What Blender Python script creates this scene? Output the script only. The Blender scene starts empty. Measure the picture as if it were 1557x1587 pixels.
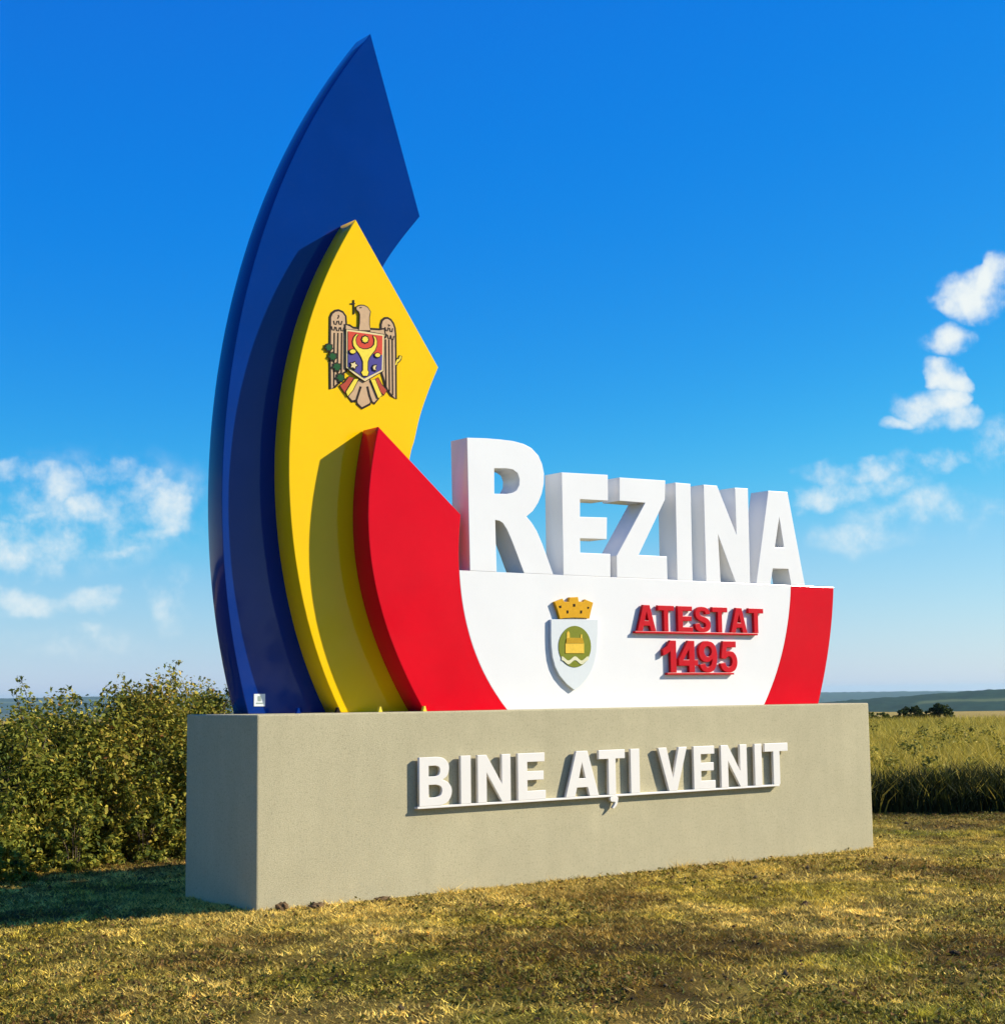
import bpy, bmesh, math, random
import numpy as np
from mathutils import Vector, Matrix

scene = bpy.context.scene
COL = scene.collection
R = math.radians

# ------------------------------------------------------------------ camera
# X runs along the front of the plinth, Y into the picture, Z up (metres)
EYE = Vector((-6.224, -11.221, 1.642))
RIGHT = Vector((0.7929, -0.6092, -0.0118)); FWD = Vector((0.6069, 0.7870, 0.1115)).normalized()
RIGHT = (RIGHT - FWD * RIGHT.dot(FWD)).normalized(); UP = RIGHT.cross(FWD)
cam_data = bpy.data.cameras.new('camera')
cam = bpy.data.objects.new('camera', cam_data); COL.objects.link(cam)
cam.matrix_world = Matrix(((RIGHT.x, UP.x, -FWD.x, EYE.x), (RIGHT.y, UP.y, -FWD.y, EYE.y),
                           (RIGHT.z, UP.z, -FWD.z, EYE.z), (0, 0, 0, 1)))
cam_data.sensor_fit = 'HORIZONTAL'; cam_data.sensor_width = 36.0
cam_data.lens = 36.0 * 2511.0 / 1557.0
cam_data.clip_start = 0.1; cam_data.clip_end = 60000
scene.camera = cam

# ------------------------------------------------------------------ sky, sun, exposure
SUN_DIR = Vector((-1.73, 1.0, -1.165)).normalized()        # the way the light travels
SUN_EL = math.asin(-SUN_DIR.z)
SUN_ROT = math.atan2(-SUN_DIR.x, -SUN_DIR.y)               # clockwise from +Y
SKY_STRENGTH = 0.068
EXPOSURE = 0.62

world = bpy.data.worlds.new('World'); scene.world = world; world.use_nodes = True
wn = world.node_tree.nodes; wl = world.node_tree.links; wn.clear()
def wnode(t, **kw):
    n = wn.new(t)
    for k, v in kw.items(): setattr(n, k, v)
    return n
def wmath(op, a, b=None, c=None, clamp=False):
    n = wn.new('ShaderNodeMath'); n.operation = op; n.use_clamp = clamp
    for i, v in enumerate((a, b, c)):
        if v is None: continue
        if isinstance(v, (int, float)): n.inputs[i].default_value = v
        else: wl.new(v, n.inputs[i])
    return n.outputs[0]
out = wnode('ShaderNodeOutputWorld'); bg = wnode('ShaderNodeBackground')
sky = wnode('ShaderNodeTexSky', sky_type='NISHITA')
sky.sun_disc = False; sky.sun_elevation = SUN_EL; sky.sun_rotation = SUN_ROT
sky.altitude = 150; sky.air_density = 1.0; sky.dust_density = 0.2; sky.ozone_density = 1.6
# deep polarised blue of the photograph: one colour curve for the whole sky
pre = wnode('ShaderNodeVectorMath', operation='SCALE'); pre.inputs['Scale'].default_value = 0.1
wl.new(sky.outputs[0], pre.inputs[0])
cv = wnode('ShaderNodeRGBCurve'); cv.mapping.extend = 'EXTRAPOLATED'; cv.mapping.use_clip = False
for ci, pts in enumerate(([(0, 0), (.08, .006), (.18, .009), (.32, .07), (.47, .30), (1, .85)], [(0, 0), (.19, .162), (.34, .290), (.53, .54), (1, 1.0)], [(0, 0), (.2, .50), (.38, .735), (.5, .79), (1, 1.1)])):
    c_ = cv.mapping.curves[ci]
    while len(c_.points) < len(pts): c_.points.new(.5, .5)
    for p_, (a_, b_) in zip(c_.points, pts): p_.location = (a_, b_)
cv.mapping.update()
wl.new(pre.outputs[0], cv.inputs['Color'])
hs = wnode('ShaderNodeVectorMath', operation='SCALE'); hs.inputs['Scale'].default_value = 10.0
wl.new(cv.outputs[0], hs.inputs[0])
tc = wnode('ShaderNodeTexCoord')
# cumulus and thin cloud, each puff a patch of directions broken up by noise
n1 = wnode('ShaderNodeTexNoise'); n1.inputs['Scale'].default_value = 38; n1.inputs['Detail'].default_value = 10; n1.inputs['Roughness'].default_value = 0.6
n2 = wnode('ShaderNodeTexNoise'); n2.inputs['Scale'].default_value = 22; n2.inputs['Detail'].default_value = 6
wl.new(tc.outputs['Generated'], n1.inputs['Vector']); wl.new(tc.outputs['Generated'], n2.inputs['Vector'])
warp = wnode('ShaderNodeVectorMath', operation='MULTIPLY_ADD')
sub = wnode('ShaderNodeVectorMath', operation='SUBTRACT'); sub.inputs[1].default_value = (.5, .5, .5)
wl.new(n2.outputs['Color'], sub.inputs[0])
wl.new(sub.outputs[0], warp.inputs[0]); warp.inputs[1].default_value = (.06, .06, .04); wl.new(tc.outputs['Generated'], warp.inputs[2])
CLOUDS = [  # azimuth, elevation, half width, half height (degrees), density
    (54.39, 13.31, 1.15, 0.84, 1.15),
    (55.05, 13.69, 0.66, 0.77, 1.00),
    (53.66, 12.89, 0.62, 0.53, 1.00),
    (53.46, 11.75, 0.84, 0.53, 1.10),
    (53.19, 10.50, 0.57, 0.57, 1.00),
    (52.44, 9.62, 0.97, 0.71, 1.10),
    (51.73, 9.11, 0.75, 0.29, 0.90),
    (53.13, 9.03, 0.99, 0.53, 0.75),
    (54.86, 8.17, 1.01, 0.79, 0.55),
    (49.91, 7.41, 1.65, 0.48, 0.62),
    (52.36, 7.60, 0.99, 0.40, 0.58),
    (48.67, 6.63, 0.99, 0.40, 0.60),
    (50.44, 6.90, 1.65, 0.53, 0.60),
    (53.28, 7.64, 0.66, 0.18, 0.50),
    (52.25, 6.05, 2.42, 0.75, 0.45),
    (50.27, 5.28, 2.42, 0.62, 0.36),
    (54.38, 6.01, 1.32, 0.44, 0.36),
    (21.21, 7.90, 1.37, 0.59, 0.72),
    (22.50, 7.27, 0.79, 0.93, 0.72),
    (23.27, 6.44, 0.62, 0.79, 0.66),
    (24.01, 7.83, 1.10, 0.62, 0.66),
    (25.10, 7.54, 1.01, 0.57, 0.64),
    (26.06, 6.59, 0.84, 1.06, 0.72),
    (25.45, 5.85, 1.32, 0.44, 0.55),
    (23.83, 5.19, 1.65, 0.26, 0.52),
    (20.85, 4.98, 1.45, 1.01, 0.70),
    (22.11, 5.28, 0.75, 0.57, 0.70),
    (22.47, 3.28, 2.12, 0.59, 0.70),
    (24.13, 3.62, 0.57, 0.31, 0.52),
    (21.41, 3.34, 1.21, 0.48, 0.60),
    (26.18, 3.36, 0.88, 1.19, 0.45),
    (22.74, 2.14, 0.88, 0.22, 0.44),
    (21.25, 6.08, 1.10, 0.22, 0.50),
    (23.48, 6.56, 4.19, 2.09, 0.40),
    (22.92, 1.81, 2.42, 0.57, 0.34),
    (73.44, 15.56, 2.04, 0.87, 0.51),
    (96.19, 17.29, 1.16, 0.69, 0.62),
    (120.27, 12.60, 1.39, 0.87, 0.88),
    (140.75, 15.41, 1.18, 0.50, 0.94),
    (171.76, 10.68, 1.41, 0.88, 0.77),
    (205.05, 10.22, 2.35, 0.86, 0.65),
    (222.01, 8.62, 1.42, 0.74, 0.50),
    (253.90, 11.68, 1.67, 0.63, 0.74),
    (283.65, 7.56, 2.05, 0.84, 0.51),
]
acc = None
for az, el, ha, he, dens in CLOUDS:
    a, e = R(az), R(el)
    c = Vector((math.sin(a) * math.cos(e), math.cos(a) * math.cos(e), math.sin(e)))
    U = Vector((math.cos(a), -math.sin(a), 0)); V = U.cross(c)
    if V.z < 0: V = -V
    d = wnode('ShaderNodeVectorMath', operation='SUBTRACT'); wl.new(warp.outputs[0], d.inputs[0]); d.inputs[1].default_value = c
    parts = []
    for ax, h in ((U, ha), (V, he)):
        dp = wnode('ShaderNodeVectorMath', operation='DOT_PRODUCT'); wl.new(d.outputs[0], dp.inputs[0]); dp.inputs[1].default_value = ax / math.sin(R(h) * 1.25)
        parts.append(dp.outputs['Value'])
    r2 = wmath('MULTIPLY_ADD', parts[0], parts[0], wmath('MULTIPLY', parts[1], parts[1]))
    v = wmath('MULTIPLY', wmath('SUBTRACT', 1.0, r2, clamp=True), dens)
    acc = v if acc is None else wmath('MAXIMUM', acc, v)
nz = wmath('MULTIPLY_ADD', n1.outputs['Fac'], 2.3, -1.15)
shape = wmath('MULTIPLY_ADD', nz, wmath('MINIMUM', wmath('MULTIPLY', acc, 3.0), 1.0), acc)
mr = wnode('ShaderNodeMapRange', interpolation_type='SMOOTHSTEP')
wl.new(shape, mr.inputs[0]); mr.inputs[1].default_value = 0.0; mr.inputs[2].default_value = 1.3
mixc = wnode('ShaderNodeMixRGB'); mixc.inputs[2].default_value = (8.3, 8.9, 8.9, 1)
wl.new(mr.outputs[0], mixc.inputs[0]); wl.new(hs.outputs[0], mixc.inputs[1])
wl.new(mixc.outputs[0], bg.inputs['Color']); bg.inputs['Strength'].default_value = SKY_STRENGTH
wl.new(bg.outputs[0], out.inputs['Surface'])

world.cycles.sampling_method = 'MANUAL'; world.cycles.sample_map_resolution = 256
sun_data = bpy.data.lights.new('sun', 'SUN'); sun_data.energy = 5.0; sun_data.angle = R(0.53); sun_data.color = (1.0, 0.93, 0.80)
sun = bpy.data.objects.new('sun', sun_data); COL.objects.link(sun); sun.location = (20, -12, 18)
sun.rotation_euler = SUN_DIR.to_track_quat('-Z', 'Y').to_euler()

vs = scene.view_settings
vs.view_transform = 'Standard'; vs.look = 'None'; vs.gamma = 1.0; vs.exposure = EXPOSURE; vs.use_curve_mapping = False
scene.display_settings.display_device = 'sRGB'
scene.cycles.use_denoising = True
scene.cycles.max_bounces = 8; scene.cycles.transparent_max_bounces = 8
scene.cycles.volume_bounces = 0
scene.cycles.sample_clamp_indirect = 6.0

# outlines of the sign, in metres (x along the front, z up)
TRACE = {'blue_outer':[(0.316,1.500),(0.276,1.636),(0.240,1.773),(0.208,1.909),(0.179,2.046),(0.153,2.182),(0.131,2.319),(0.112,2.455),(0.096,2.591),(0.082,2.728),(0.072,2.864),(0.065,3.001),(0.060,3.137),(0.058,3.273),(0.059,3.410),(0.062,3.546),(0.068,3.683),(0.076,3.819),(0.087,3.956),(0.101,4.092),(0.117,4.228),(0.136,4.365),(0.158,4.501),(0.182,4.638),(0.209,4.774),(0.239,4.910),(0.272,5.047),(0.308,5.183),(0.346,5.320),(0.388,5.456),(0.432,5.593),(0.480,5.729),(0.531,5.865),(0.585,6.002),(0.643,6.138),(0.704,6.275),(0.769,6.411),(0.838,6.547),(0.910,6.684),(0.986,6.820),(1.067,6.957),(1.151,7.093),(1.240,7.230),(1.333,7.366),(1.430,7.502),(1.532,7.639)],
 'blue_vertex':[2.066,6.019],
 'blue_inner':[(2.066,6.019),(1.857,5.765),(1.666,5.495)],
 'yellow_outer':[(1.054,1.500),(0.994,1.610),(0.939,1.720),(0.889,1.829),(0.843,1.939),(0.801,2.049),(0.763,2.159),(0.729,2.268),(0.698,2.378),(0.670,2.488),(0.646,2.598),(0.624,2.707),(0.605,2.817),(0.589,2.927),(0.576,3.037),(0.565,3.147),(0.557,3.256),(0.551,3.366),(0.548,3.476),(0.548,3.586),(0.550,3.695),(0.556,3.805),(0.564,3.915),(0.575,4.025),(0.588,4.134),(0.605,4.244),(0.625,4.354),(0.649,4.464),(0.675,4.573),(0.705,4.683),(0.738,4.793),(0.775,4.903),(0.816,5.013),(0.860,5.122),(0.908,5.232),(0.960,5.342),(1.016,5.452),(1.076,5.561),(1.140,5.671),(1.209,5.781)],
 'yellow_vertex':[2.082,4.566],
 'yellow_inner':[(2.082,4.566),(1.982,4.355),(1.882,4.106),(1.818,3.876),(1.773,3.738)],
 'red_outer':[(1.733,1.500),(1.688,1.569),(1.644,1.638),(1.602,1.707),(1.562,1.776),(1.524,1.845),(1.487,1.914),(1.453,1.983),(1.420,2.052),(1.389,2.121),(1.360,2.190),(1.333,2.260),(1.308,2.329),(1.286,2.398),(1.265,2.467),(1.246,2.536),(1.230,2.605),(1.215,2.674),(1.203,2.743),(1.192,2.812),(1.184,2.881),(1.178,2.950),(1.173,3.019),(1.171,3.088),(1.170,3.157),(1.172,3.226),(1.175,3.295),(1.180,3.364),(1.187,3.433),(1.195,3.502),(1.205,3.571),(1.217,3.641),(1.230,3.710),(1.244,3.779),(1.260,3.848),(1.277,3.917)],
 'red_inner':[(2.625,1.500),(2.561,1.568),(2.504,1.637),(2.451,1.705),(2.404,1.774),(2.361,1.842),(2.323,1.911),(2.289,1.979),(2.258,2.048),(2.231,2.116),(2.208,2.185),(2.187,2.253),(2.169,2.322),(2.154,2.390),(2.141,2.459),(2.131,2.527),(2.123,2.596),(2.117,2.664),(2.113,2.732),(2.111,2.801),(2.110,2.869),(2.112,2.938),(2.115,3.006),(2.121,3.075),(2.128,3.143),(2.136,3.212)],
 'stripe_right':[(6.711,1.500),(6.743,1.581),(6.773,1.663),(6.802,1.744),(6.829,1.825),(6.854,1.907),(6.878,1.988),(6.900,2.069),(6.920,2.151),(6.939,2.232),(6.955,2.313),(6.971,2.394),(6.984,2.476),(6.995,2.557),(7.005,2.638),(7.013,2.720)],
 'stripe_left':[(5.901,1.500),(5.957,1.581),(6.008,1.663),(6.056,1.744),(6.099,1.825),(6.138,1.907),(6.174,1.988),(6.206,2.069),(6.235,2.151),(6.260,2.232),(6.282,2.313),(6.302,2.394),(6.318,2.476),(6.332,2.557),(6.343,2.638),(6.352,2.720)],
 'panel_top':[2.720],
 'letter_R':[[(2.211,3.904),(2.410,3.917),(2.584,3.921),(2.731,3.919),(2.850,3.903),(2.945,3.871),(3.022,3.811),(3.066,3.733),(3.086,3.647),(3.081,3.551),(3.055,3.457),(3.011,3.371),(2.950,3.294),(2.874,3.238),(2.933,3.185),(2.991,3.113),(3.053,2.998),(3.116,2.860),(3.177,2.720),(2.836,2.720),(2.796,2.803),(2.750,2.905),(2.699,3.010),(2.648,3.105),(2.602,3.162),(2.562,3.181),(2.516,3.185),(2.526,2.720),(2.230,2.720)],[(2.511,3.651),(2.645,3.661),(2.721,3.657),(2.774,3.629),(2.797,3.578),(2.793,3.519),(2.762,3.470),(2.718,3.444),(2.650,3.430),(2.510,3.423)]],
 'letter_E':[[(3.295,3.674),(3.864,3.692),(3.861,3.444),(3.514,3.437),(3.510,3.272),(3.844,3.284),(3.835,3.077),(3.506,3.070),(3.506,2.936),(3.877,2.940),(3.872,2.720),(3.296,2.720)]],
 'letter_Z':[[(4.010,3.678),(4.609,3.691),(4.597,3.501),(4.237,2.946),(4.606,2.946),(4.607,2.720),(3.952,2.720),(3.954,2.926),(4.335,3.454),(4.004,3.453)]],
 'letter_I':[[(4.740,3.680),(4.949,3.682),(4.944,2.720),(4.736,2.720)]],
 'letter_N':[[(5.126,3.686),(5.317,3.689),(5.572,3.213),(5.568,3.686),(5.758,3.691),(5.751,2.720),(5.542,2.720),(5.312,3.192),(5.331,2.720),(5.128,2.720)]],
 'letter_A':[[(6.056,3.687),(6.345,3.693),(6.567,2.720),(6.356,2.720),(6.320,2.888),(6.089,2.885),(6.048,2.720),(5.837,2.720)],[(6.209,3.416),(6.264,3.109),(6.130,3.106)]],
 'crest':{'shield':[(3.118,2.308),(3.683,2.318),(3.676,2.167),(3.658,2.014),(3.626,1.905),(3.582,1.829),(3.522,1.759),(3.454,1.703),(3.383,1.665),(3.290,1.723),(3.209,1.798),(3.158,1.879),(3.129,1.967),(3.117,2.067),(3.115,2.160)],
 'oval':[(3.588,2.065),(3.585,2.035),(3.577,2.006),(3.564,1.979),(3.548,1.953),(3.527,1.930),(3.503,1.911),(3.477,1.895),(3.448,1.884),(3.418,1.877),(3.387,1.874),(3.357,1.877),(3.328,1.884),(3.300,1.895),(3.275,1.910),(3.252,1.929),(3.233,1.952),(3.218,1.977),(3.207,2.004),(3.200,2.033),(3.199,2.062),(3.201,2.092),(3.209,2.120),(3.221,2.148),(3.237,2.173),(3.258,2.196),(3.281,2.216),(3.307,2.232),(3.335,2.244),(3.365,2.251),(3.396,2.254),(3.426,2.252),(3.456,2.245),(3.484,2.234),(3.510,2.219),(3.533,2.200),(3.553,2.177),(3.568,2.152),(3.580,2.124),(3.586,2.095)],
 'church_wall':[(3.277,2.090),(3.500,2.092),(3.498,2.003),(3.275,2.002)],
 'church_roof':[(3.283,2.092),(3.290,2.134),(3.315,2.144),(3.482,2.143),(3.498,2.094)],
 'church_tower':[(3.294,2.137),(3.297,2.188),(3.313,2.207),(3.329,2.188),(3.331,2.138)],
 'church_spire':[(3.460,2.142),(3.463,2.171),(3.472,2.181),(3.478,2.171),(3.479,2.143)],
 'wave':[(3.231,1.973),(3.244,1.972),(3.257,1.965),(3.270,1.956),(3.283,1.946),(3.296,1.939),(3.309,1.936),(3.322,1.938),(3.336,1.945),(3.349,1.954),(3.363,1.964),(3.376,1.971),(3.389,1.974),(3.402,1.972),(3.416,1.965),(3.429,1.955),(3.442,1.946),(3.455,1.939),(3.468,1.936),(3.482,1.939),(3.495,1.947),(3.509,1.956),(3.523,1.966),(3.536,1.973),(3.550,1.975),(3.549,1.940),(3.535,1.938),(3.522,1.931),(3.508,1.922),(3.495,1.912),(3.481,1.904),(3.468,1.902),(3.454,1.904),(3.441,1.911),(3.428,1.920),(3.415,1.930),(3.402,1.937),(3.389,1.939),(3.375,1.937),(3.362,1.929),(3.348,1.920),(3.335,1.910),(3.322,1.903),(3.308,1.901),(3.295,1.905),(3.282,1.912),(3.269,1.922),(3.256,1.931),(3.243,1.937),(3.230,1.939)],
 'crown':[(3.159,2.468),(3.257,2.500),(3.274,2.473),(3.328,2.472),(3.341,2.515),(3.441,2.521),(3.448,2.481),(3.498,2.476),(3.529,2.501),(3.625,2.473),(3.596,2.397),(3.575,2.323),(3.510,2.328),(3.397,2.329),(3.286,2.323),(3.220,2.314),(3.195,2.388)],
 'slot1':[(3.210,2.432),(3.235,2.438),(3.238,2.417),(3.218,2.412)],
 'slot2':[(3.300,2.393),(3.320,2.394),(3.321,2.367),(3.303,2.366)],
 'slot3':[(3.379,2.455),(3.404,2.456),(3.404,2.431),(3.379,2.430)],
 'slot4':[(3.466,2.397),(3.485,2.397),(3.482,2.370),(3.462,2.369)],
 'slot5':[(3.553,2.434),(3.573,2.429),(3.567,2.414),(3.550,2.417)]},
 'eagle':{'wingL':[(0.956,4.873),(0.971,4.904),(0.999,4.927),(1.032,4.936),(1.069,4.927),(1.094,4.900),(1.098,4.841),(1.098,4.420),(1.069,4.403),(1.046,4.354),(1.015,4.304),(0.987,4.277),(0.956,4.245),(0.953,4.538)],
 'wingR':[(1.475,4.877),(1.486,4.911),(1.510,4.931),(1.537,4.936),(1.565,4.925),(1.589,4.899),(1.604,4.861),(1.610,4.806),(1.612,4.617),(1.613,4.231),(1.579,4.261),(1.537,4.307),(1.516,4.344),(1.499,4.400),(1.480,4.449),(1.479,4.673)],
 'neck':[(1.233,4.794),(1.243,4.861),(1.245,4.933),(1.235,4.959),(1.212,4.973),(1.207,4.991),(1.227,5.006),(1.252,5.015),(1.285,5.018),(1.321,5.007),(1.348,4.975),(1.337,4.924),(1.337,4.858),(1.348,4.809)],
 'body':[(1.102,4.824),(1.135,4.818),(1.176,4.801),(1.235,4.803),(1.348,4.813),(1.445,4.820),(1.492,4.835),(1.505,4.778),(1.471,4.745),(1.102,4.727)],
 'shield':[(1.102,4.783),(1.289,4.789),(1.489,4.787),(1.487,4.616),(1.478,4.463),(1.385,4.409),(1.290,4.350),(1.192,4.395),(1.101,4.448)],
 'red':[(1.116,4.770),(1.471,4.773),(1.468,4.603),(1.116,4.599)],
 'blue':[(1.116,4.598),(1.468,4.602),(1.463,4.469),(1.288,4.375),(1.115,4.459)],
 'ox':[(1.201,4.751),(1.176,4.722),(1.164,4.685),(1.169,4.650),(1.194,4.619),(1.226,4.589),(1.252,4.552),(1.267,4.518),(1.267,4.443),(1.249,4.421),(1.267,4.395),(1.309,4.399),(1.323,4.431),(1.311,4.448),(1.313,4.523),(1.328,4.561),(1.356,4.597),(1.390,4.637),(1.407,4.679),(1.409,4.719),(1.396,4.750),(1.373,4.762),(1.388,4.727),(1.382,4.683),(1.356,4.653),(1.310,4.633),(1.268,4.627),(1.226,4.637),(1.198,4.664),(1.189,4.699),(1.195,4.728),(1.216,4.753)],
 'sun':[(1.322,4.722),(1.314,4.712),(1.312,4.700),(1.299,4.698),(1.289,4.689),(1.279,4.695),(1.265,4.695),(1.264,4.706),(1.255,4.714),(1.264,4.724),(1.265,4.735),(1.279,4.738),(1.289,4.747),(1.299,4.741),(1.313,4.741),(1.314,4.730)],
 'ear1':[(1.189,4.599),(1.185,4.589),(1.174,4.581),(1.159,4.577),(1.145,4.578),(1.134,4.583),(1.130,4.591),(1.134,4.601),(1.145,4.609),(1.159,4.613),(1.174,4.612),(1.185,4.607)],
 'ear2':[(1.442,4.596),(1.438,4.587),(1.428,4.580),(1.415,4.576),(1.401,4.577),(1.391,4.582),(1.388,4.590),(1.391,4.599),(1.401,4.607),(1.415,4.611),(1.428,4.610),(1.438,4.605)],
 'rose':[(1.206,4.479),(1.185,4.466),(1.180,4.446),(1.163,4.457),(1.140,4.453),(1.149,4.472),(1.140,4.490),(1.163,4.490),(1.180,4.506),(1.185,4.487)],
 'moon':[(1.376,4.495),(1.402,4.501),(1.393,4.486),(1.389,4.471),(1.397,4.458),(1.372,4.462),(1.366,4.479)],
 'tail':[(1.238,4.357),(1.342,4.369),(1.367,4.321),(1.430,4.213),(1.392,4.176),(1.354,4.194),(1.346,4.165),(1.266,4.121),(1.225,4.152),(1.217,4.184),(1.167,4.171),(1.132,4.200),(1.184,4.280)],
 'legL':[(1.133,4.373),(1.180,4.369),(1.126,4.288),(1.095,4.224),(1.042,4.286),(1.093,4.320)],
 'legR':[(1.393,4.378),(1.431,4.396),(1.469,4.339),(1.520,4.294),(1.490,4.251),(1.450,4.283)],
 'cuffL':[(1.184,4.358),(1.225,4.363),(1.167,4.257),(1.118,4.202),(1.101,4.236)],
 'cuffR':[(1.355,4.370),(1.397,4.378),(1.443,4.286),(1.468,4.245),(1.430,4.216)],
 'cross':[(1.177,5.057),(1.192,5.059),(1.192,5.032),(1.203,5.028),(1.192,5.019),(1.193,4.933),(1.179,4.931),(1.179,5.016),(1.149,5.015),(1.149,5.024),(1.178,5.030)],
 'leaf1':[(0.962,4.601),(0.947,4.593),(0.942,4.577),(0.926,4.582),(0.910,4.577),(0.911,4.593),(0.890,4.596),(0.904,4.610),(0.902,4.624),(0.919,4.627),(0.931,4.636),(0.940,4.625),(0.959,4.628),(0.953,4.612)],
 'leaf2':[(1.004,4.526),(0.987,4.517),(0.981,4.500),(0.964,4.506),(0.947,4.500),(0.947,4.517),(0.924,4.521),(0.940,4.535),(0.938,4.551),(0.956,4.554),(0.969,4.564),(0.979,4.552),(1.000,4.555),(0.994,4.538)],
 'leaf3':[(1.049,4.440),(1.031,4.431),(1.025,4.413),(1.007,4.419),(0.989,4.413),(0.989,4.431),(0.965,4.435),(0.982,4.450),(0.980,4.466),(0.999,4.469),(1.013,4.479),(1.023,4.467),(1.045,4.471),(1.038,4.452)],
 'leaf4':[(1.085,4.350),(1.067,4.341),(1.061,4.323),(1.043,4.329),(1.025,4.323),(1.025,4.342),(1.001,4.345),(1.018,4.360),(1.016,4.377),(1.034,4.379),(1.049,4.390),(1.059,4.377),(1.081,4.381),(1.074,4.363)],
 'stem':[(0.913,4.639),(0.929,4.576),(0.962,4.516),(0.999,4.436),(1.039,4.341),(1.049,4.345),(1.008,4.440),(0.971,4.521),(0.939,4.580),(0.923,4.642)],
 'sprig':[(1.613,4.533),(1.626,4.573),(1.639,4.592),(1.651,4.586),(1.664,4.619),(1.679,4.619),(1.674,4.596),(1.657,4.572),(1.639,4.562),(1.629,4.535)],
 'barL0':[(0.980,4.740),(0.977,4.541),(0.975,4.272),(0.989,4.273),(0.991,4.543),(0.994,4.742)],
 'barL1':[(1.017,4.745),(1.013,4.545),(1.012,4.324),(1.026,4.325),(1.027,4.547),(1.031,4.747)],
 'barL2':[(1.055,4.750),(1.052,4.550),(1.050,4.378),(1.064,4.379),(1.066,4.552),(1.069,4.752)],
 'barR0':[(1.506,4.749),(1.507,4.532),(1.509,4.322),(1.524,4.324),(1.521,4.533),(1.520,4.751)],
 'barR1':[(1.542,4.754),(1.543,4.536),(1.545,4.289),(1.559,4.291),(1.557,4.538),(1.556,4.756)],
 'barR2':[(1.576,4.758),(1.577,4.540),(1.579,4.258),(1.593,4.260),(1.591,4.542),(1.591,4.760)],
 'scaleL0':[(0.953,4.793),(0.962,4.761),(0.990,4.761),(1.001,4.796),(0.989,4.797),(0.981,4.767),(0.972,4.768),(0.965,4.797)],
 'scaleL1':[(0.998,4.791),(1.007,4.759),(1.035,4.760),(1.046,4.795),(1.034,4.796),(1.026,4.765),(1.017,4.767),(1.010,4.795)],
 'scaleL2':[(1.043,4.797),(1.052,4.765),(1.080,4.765),(1.091,4.800),(1.079,4.802),(1.071,4.771),(1.063,4.772),(1.055,4.801)],
 'scaleL3':[(0.974,4.845),(0.983,4.813),(1.010,4.814),(1.022,4.848),(1.010,4.850),(1.001,4.819),(0.993,4.821),(0.986,4.849)],
 'scaleL4':[(1.023,4.852),(1.032,4.820),(1.060,4.820),(1.071,4.855),(1.059,4.856),(1.050,4.826),(1.042,4.827),(1.035,4.856)],
 'scaleR0':[(1.484,4.796),(1.493,4.764),(1.521,4.764),(1.531,4.800),(1.518,4.800),(1.511,4.769),(1.504,4.771),(1.497,4.800)],
 'scaleR1':[(1.527,4.791),(1.536,4.758),(1.564,4.759),(1.574,4.794),(1.561,4.795),(1.553,4.764),(1.547,4.766),(1.539,4.795)],
 'scaleR2':[(1.561,4.788),(1.570,4.755),(1.598,4.756),(1.608,4.791),(1.595,4.792),(1.588,4.761),(1.581,4.763),(1.574,4.792)],
 'scaleR3':[(1.501,4.857),(1.511,4.824),(1.538,4.825),(1.548,4.860),(1.536,4.861),(1.528,4.830),(1.522,4.832),(1.514,4.861)],
 'scaleR4':[(1.548,4.856),(1.558,4.823),(1.586,4.823),(1.595,4.859),(1.583,4.860),(1.575,4.829),(1.569,4.830),(1.561,4.860)],
 'eyeL':[(1.025,4.868),(1.038,4.890),(1.033,4.906),(1.022,4.902),(1.026,4.890),(1.015,4.872)],
 'eyeR':[(1.557,4.887),(1.551,4.876),(1.550,4.891),(1.538,4.888),(1.545,4.867),(1.565,4.881)],
 'tailbar1':[(1.244,4.303),(1.215,4.222),(1.194,4.163),(1.214,4.159),(1.235,4.218),(1.265,4.300)],
 'tailbar2':[(1.311,4.306),(1.331,4.229),(1.352,4.180),(1.373,4.188),(1.352,4.236),(1.332,4.312)],
 'eye':[(1.240,4.989),(1.263,4.996),(1.261,5.004),(1.238,4.998)]},
 'sticker':[(0.366,1.664),(0.471,1.664),(0.471,1.561),(0.366,1.562)]}
CLODS = [
    (0.185, -0.070, (0.05, 0.04, 0.05), 40, 'brown soil clod near the front left corner of the plinth'),
    (0.428, -0.171, (0.06, 0.04, 0.035), 41, 'dark soil clod second from the plinth front left corner'),
    (1.093, -0.095, (0.07, 0.04, 0.025), 42, 'flat dark clod third from the plinth front left corner'),
    (3.287, -2.612, (0.04, 0.035, 0.03), 43, 'small soil clod out on the grass below the lettering'),
]

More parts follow.
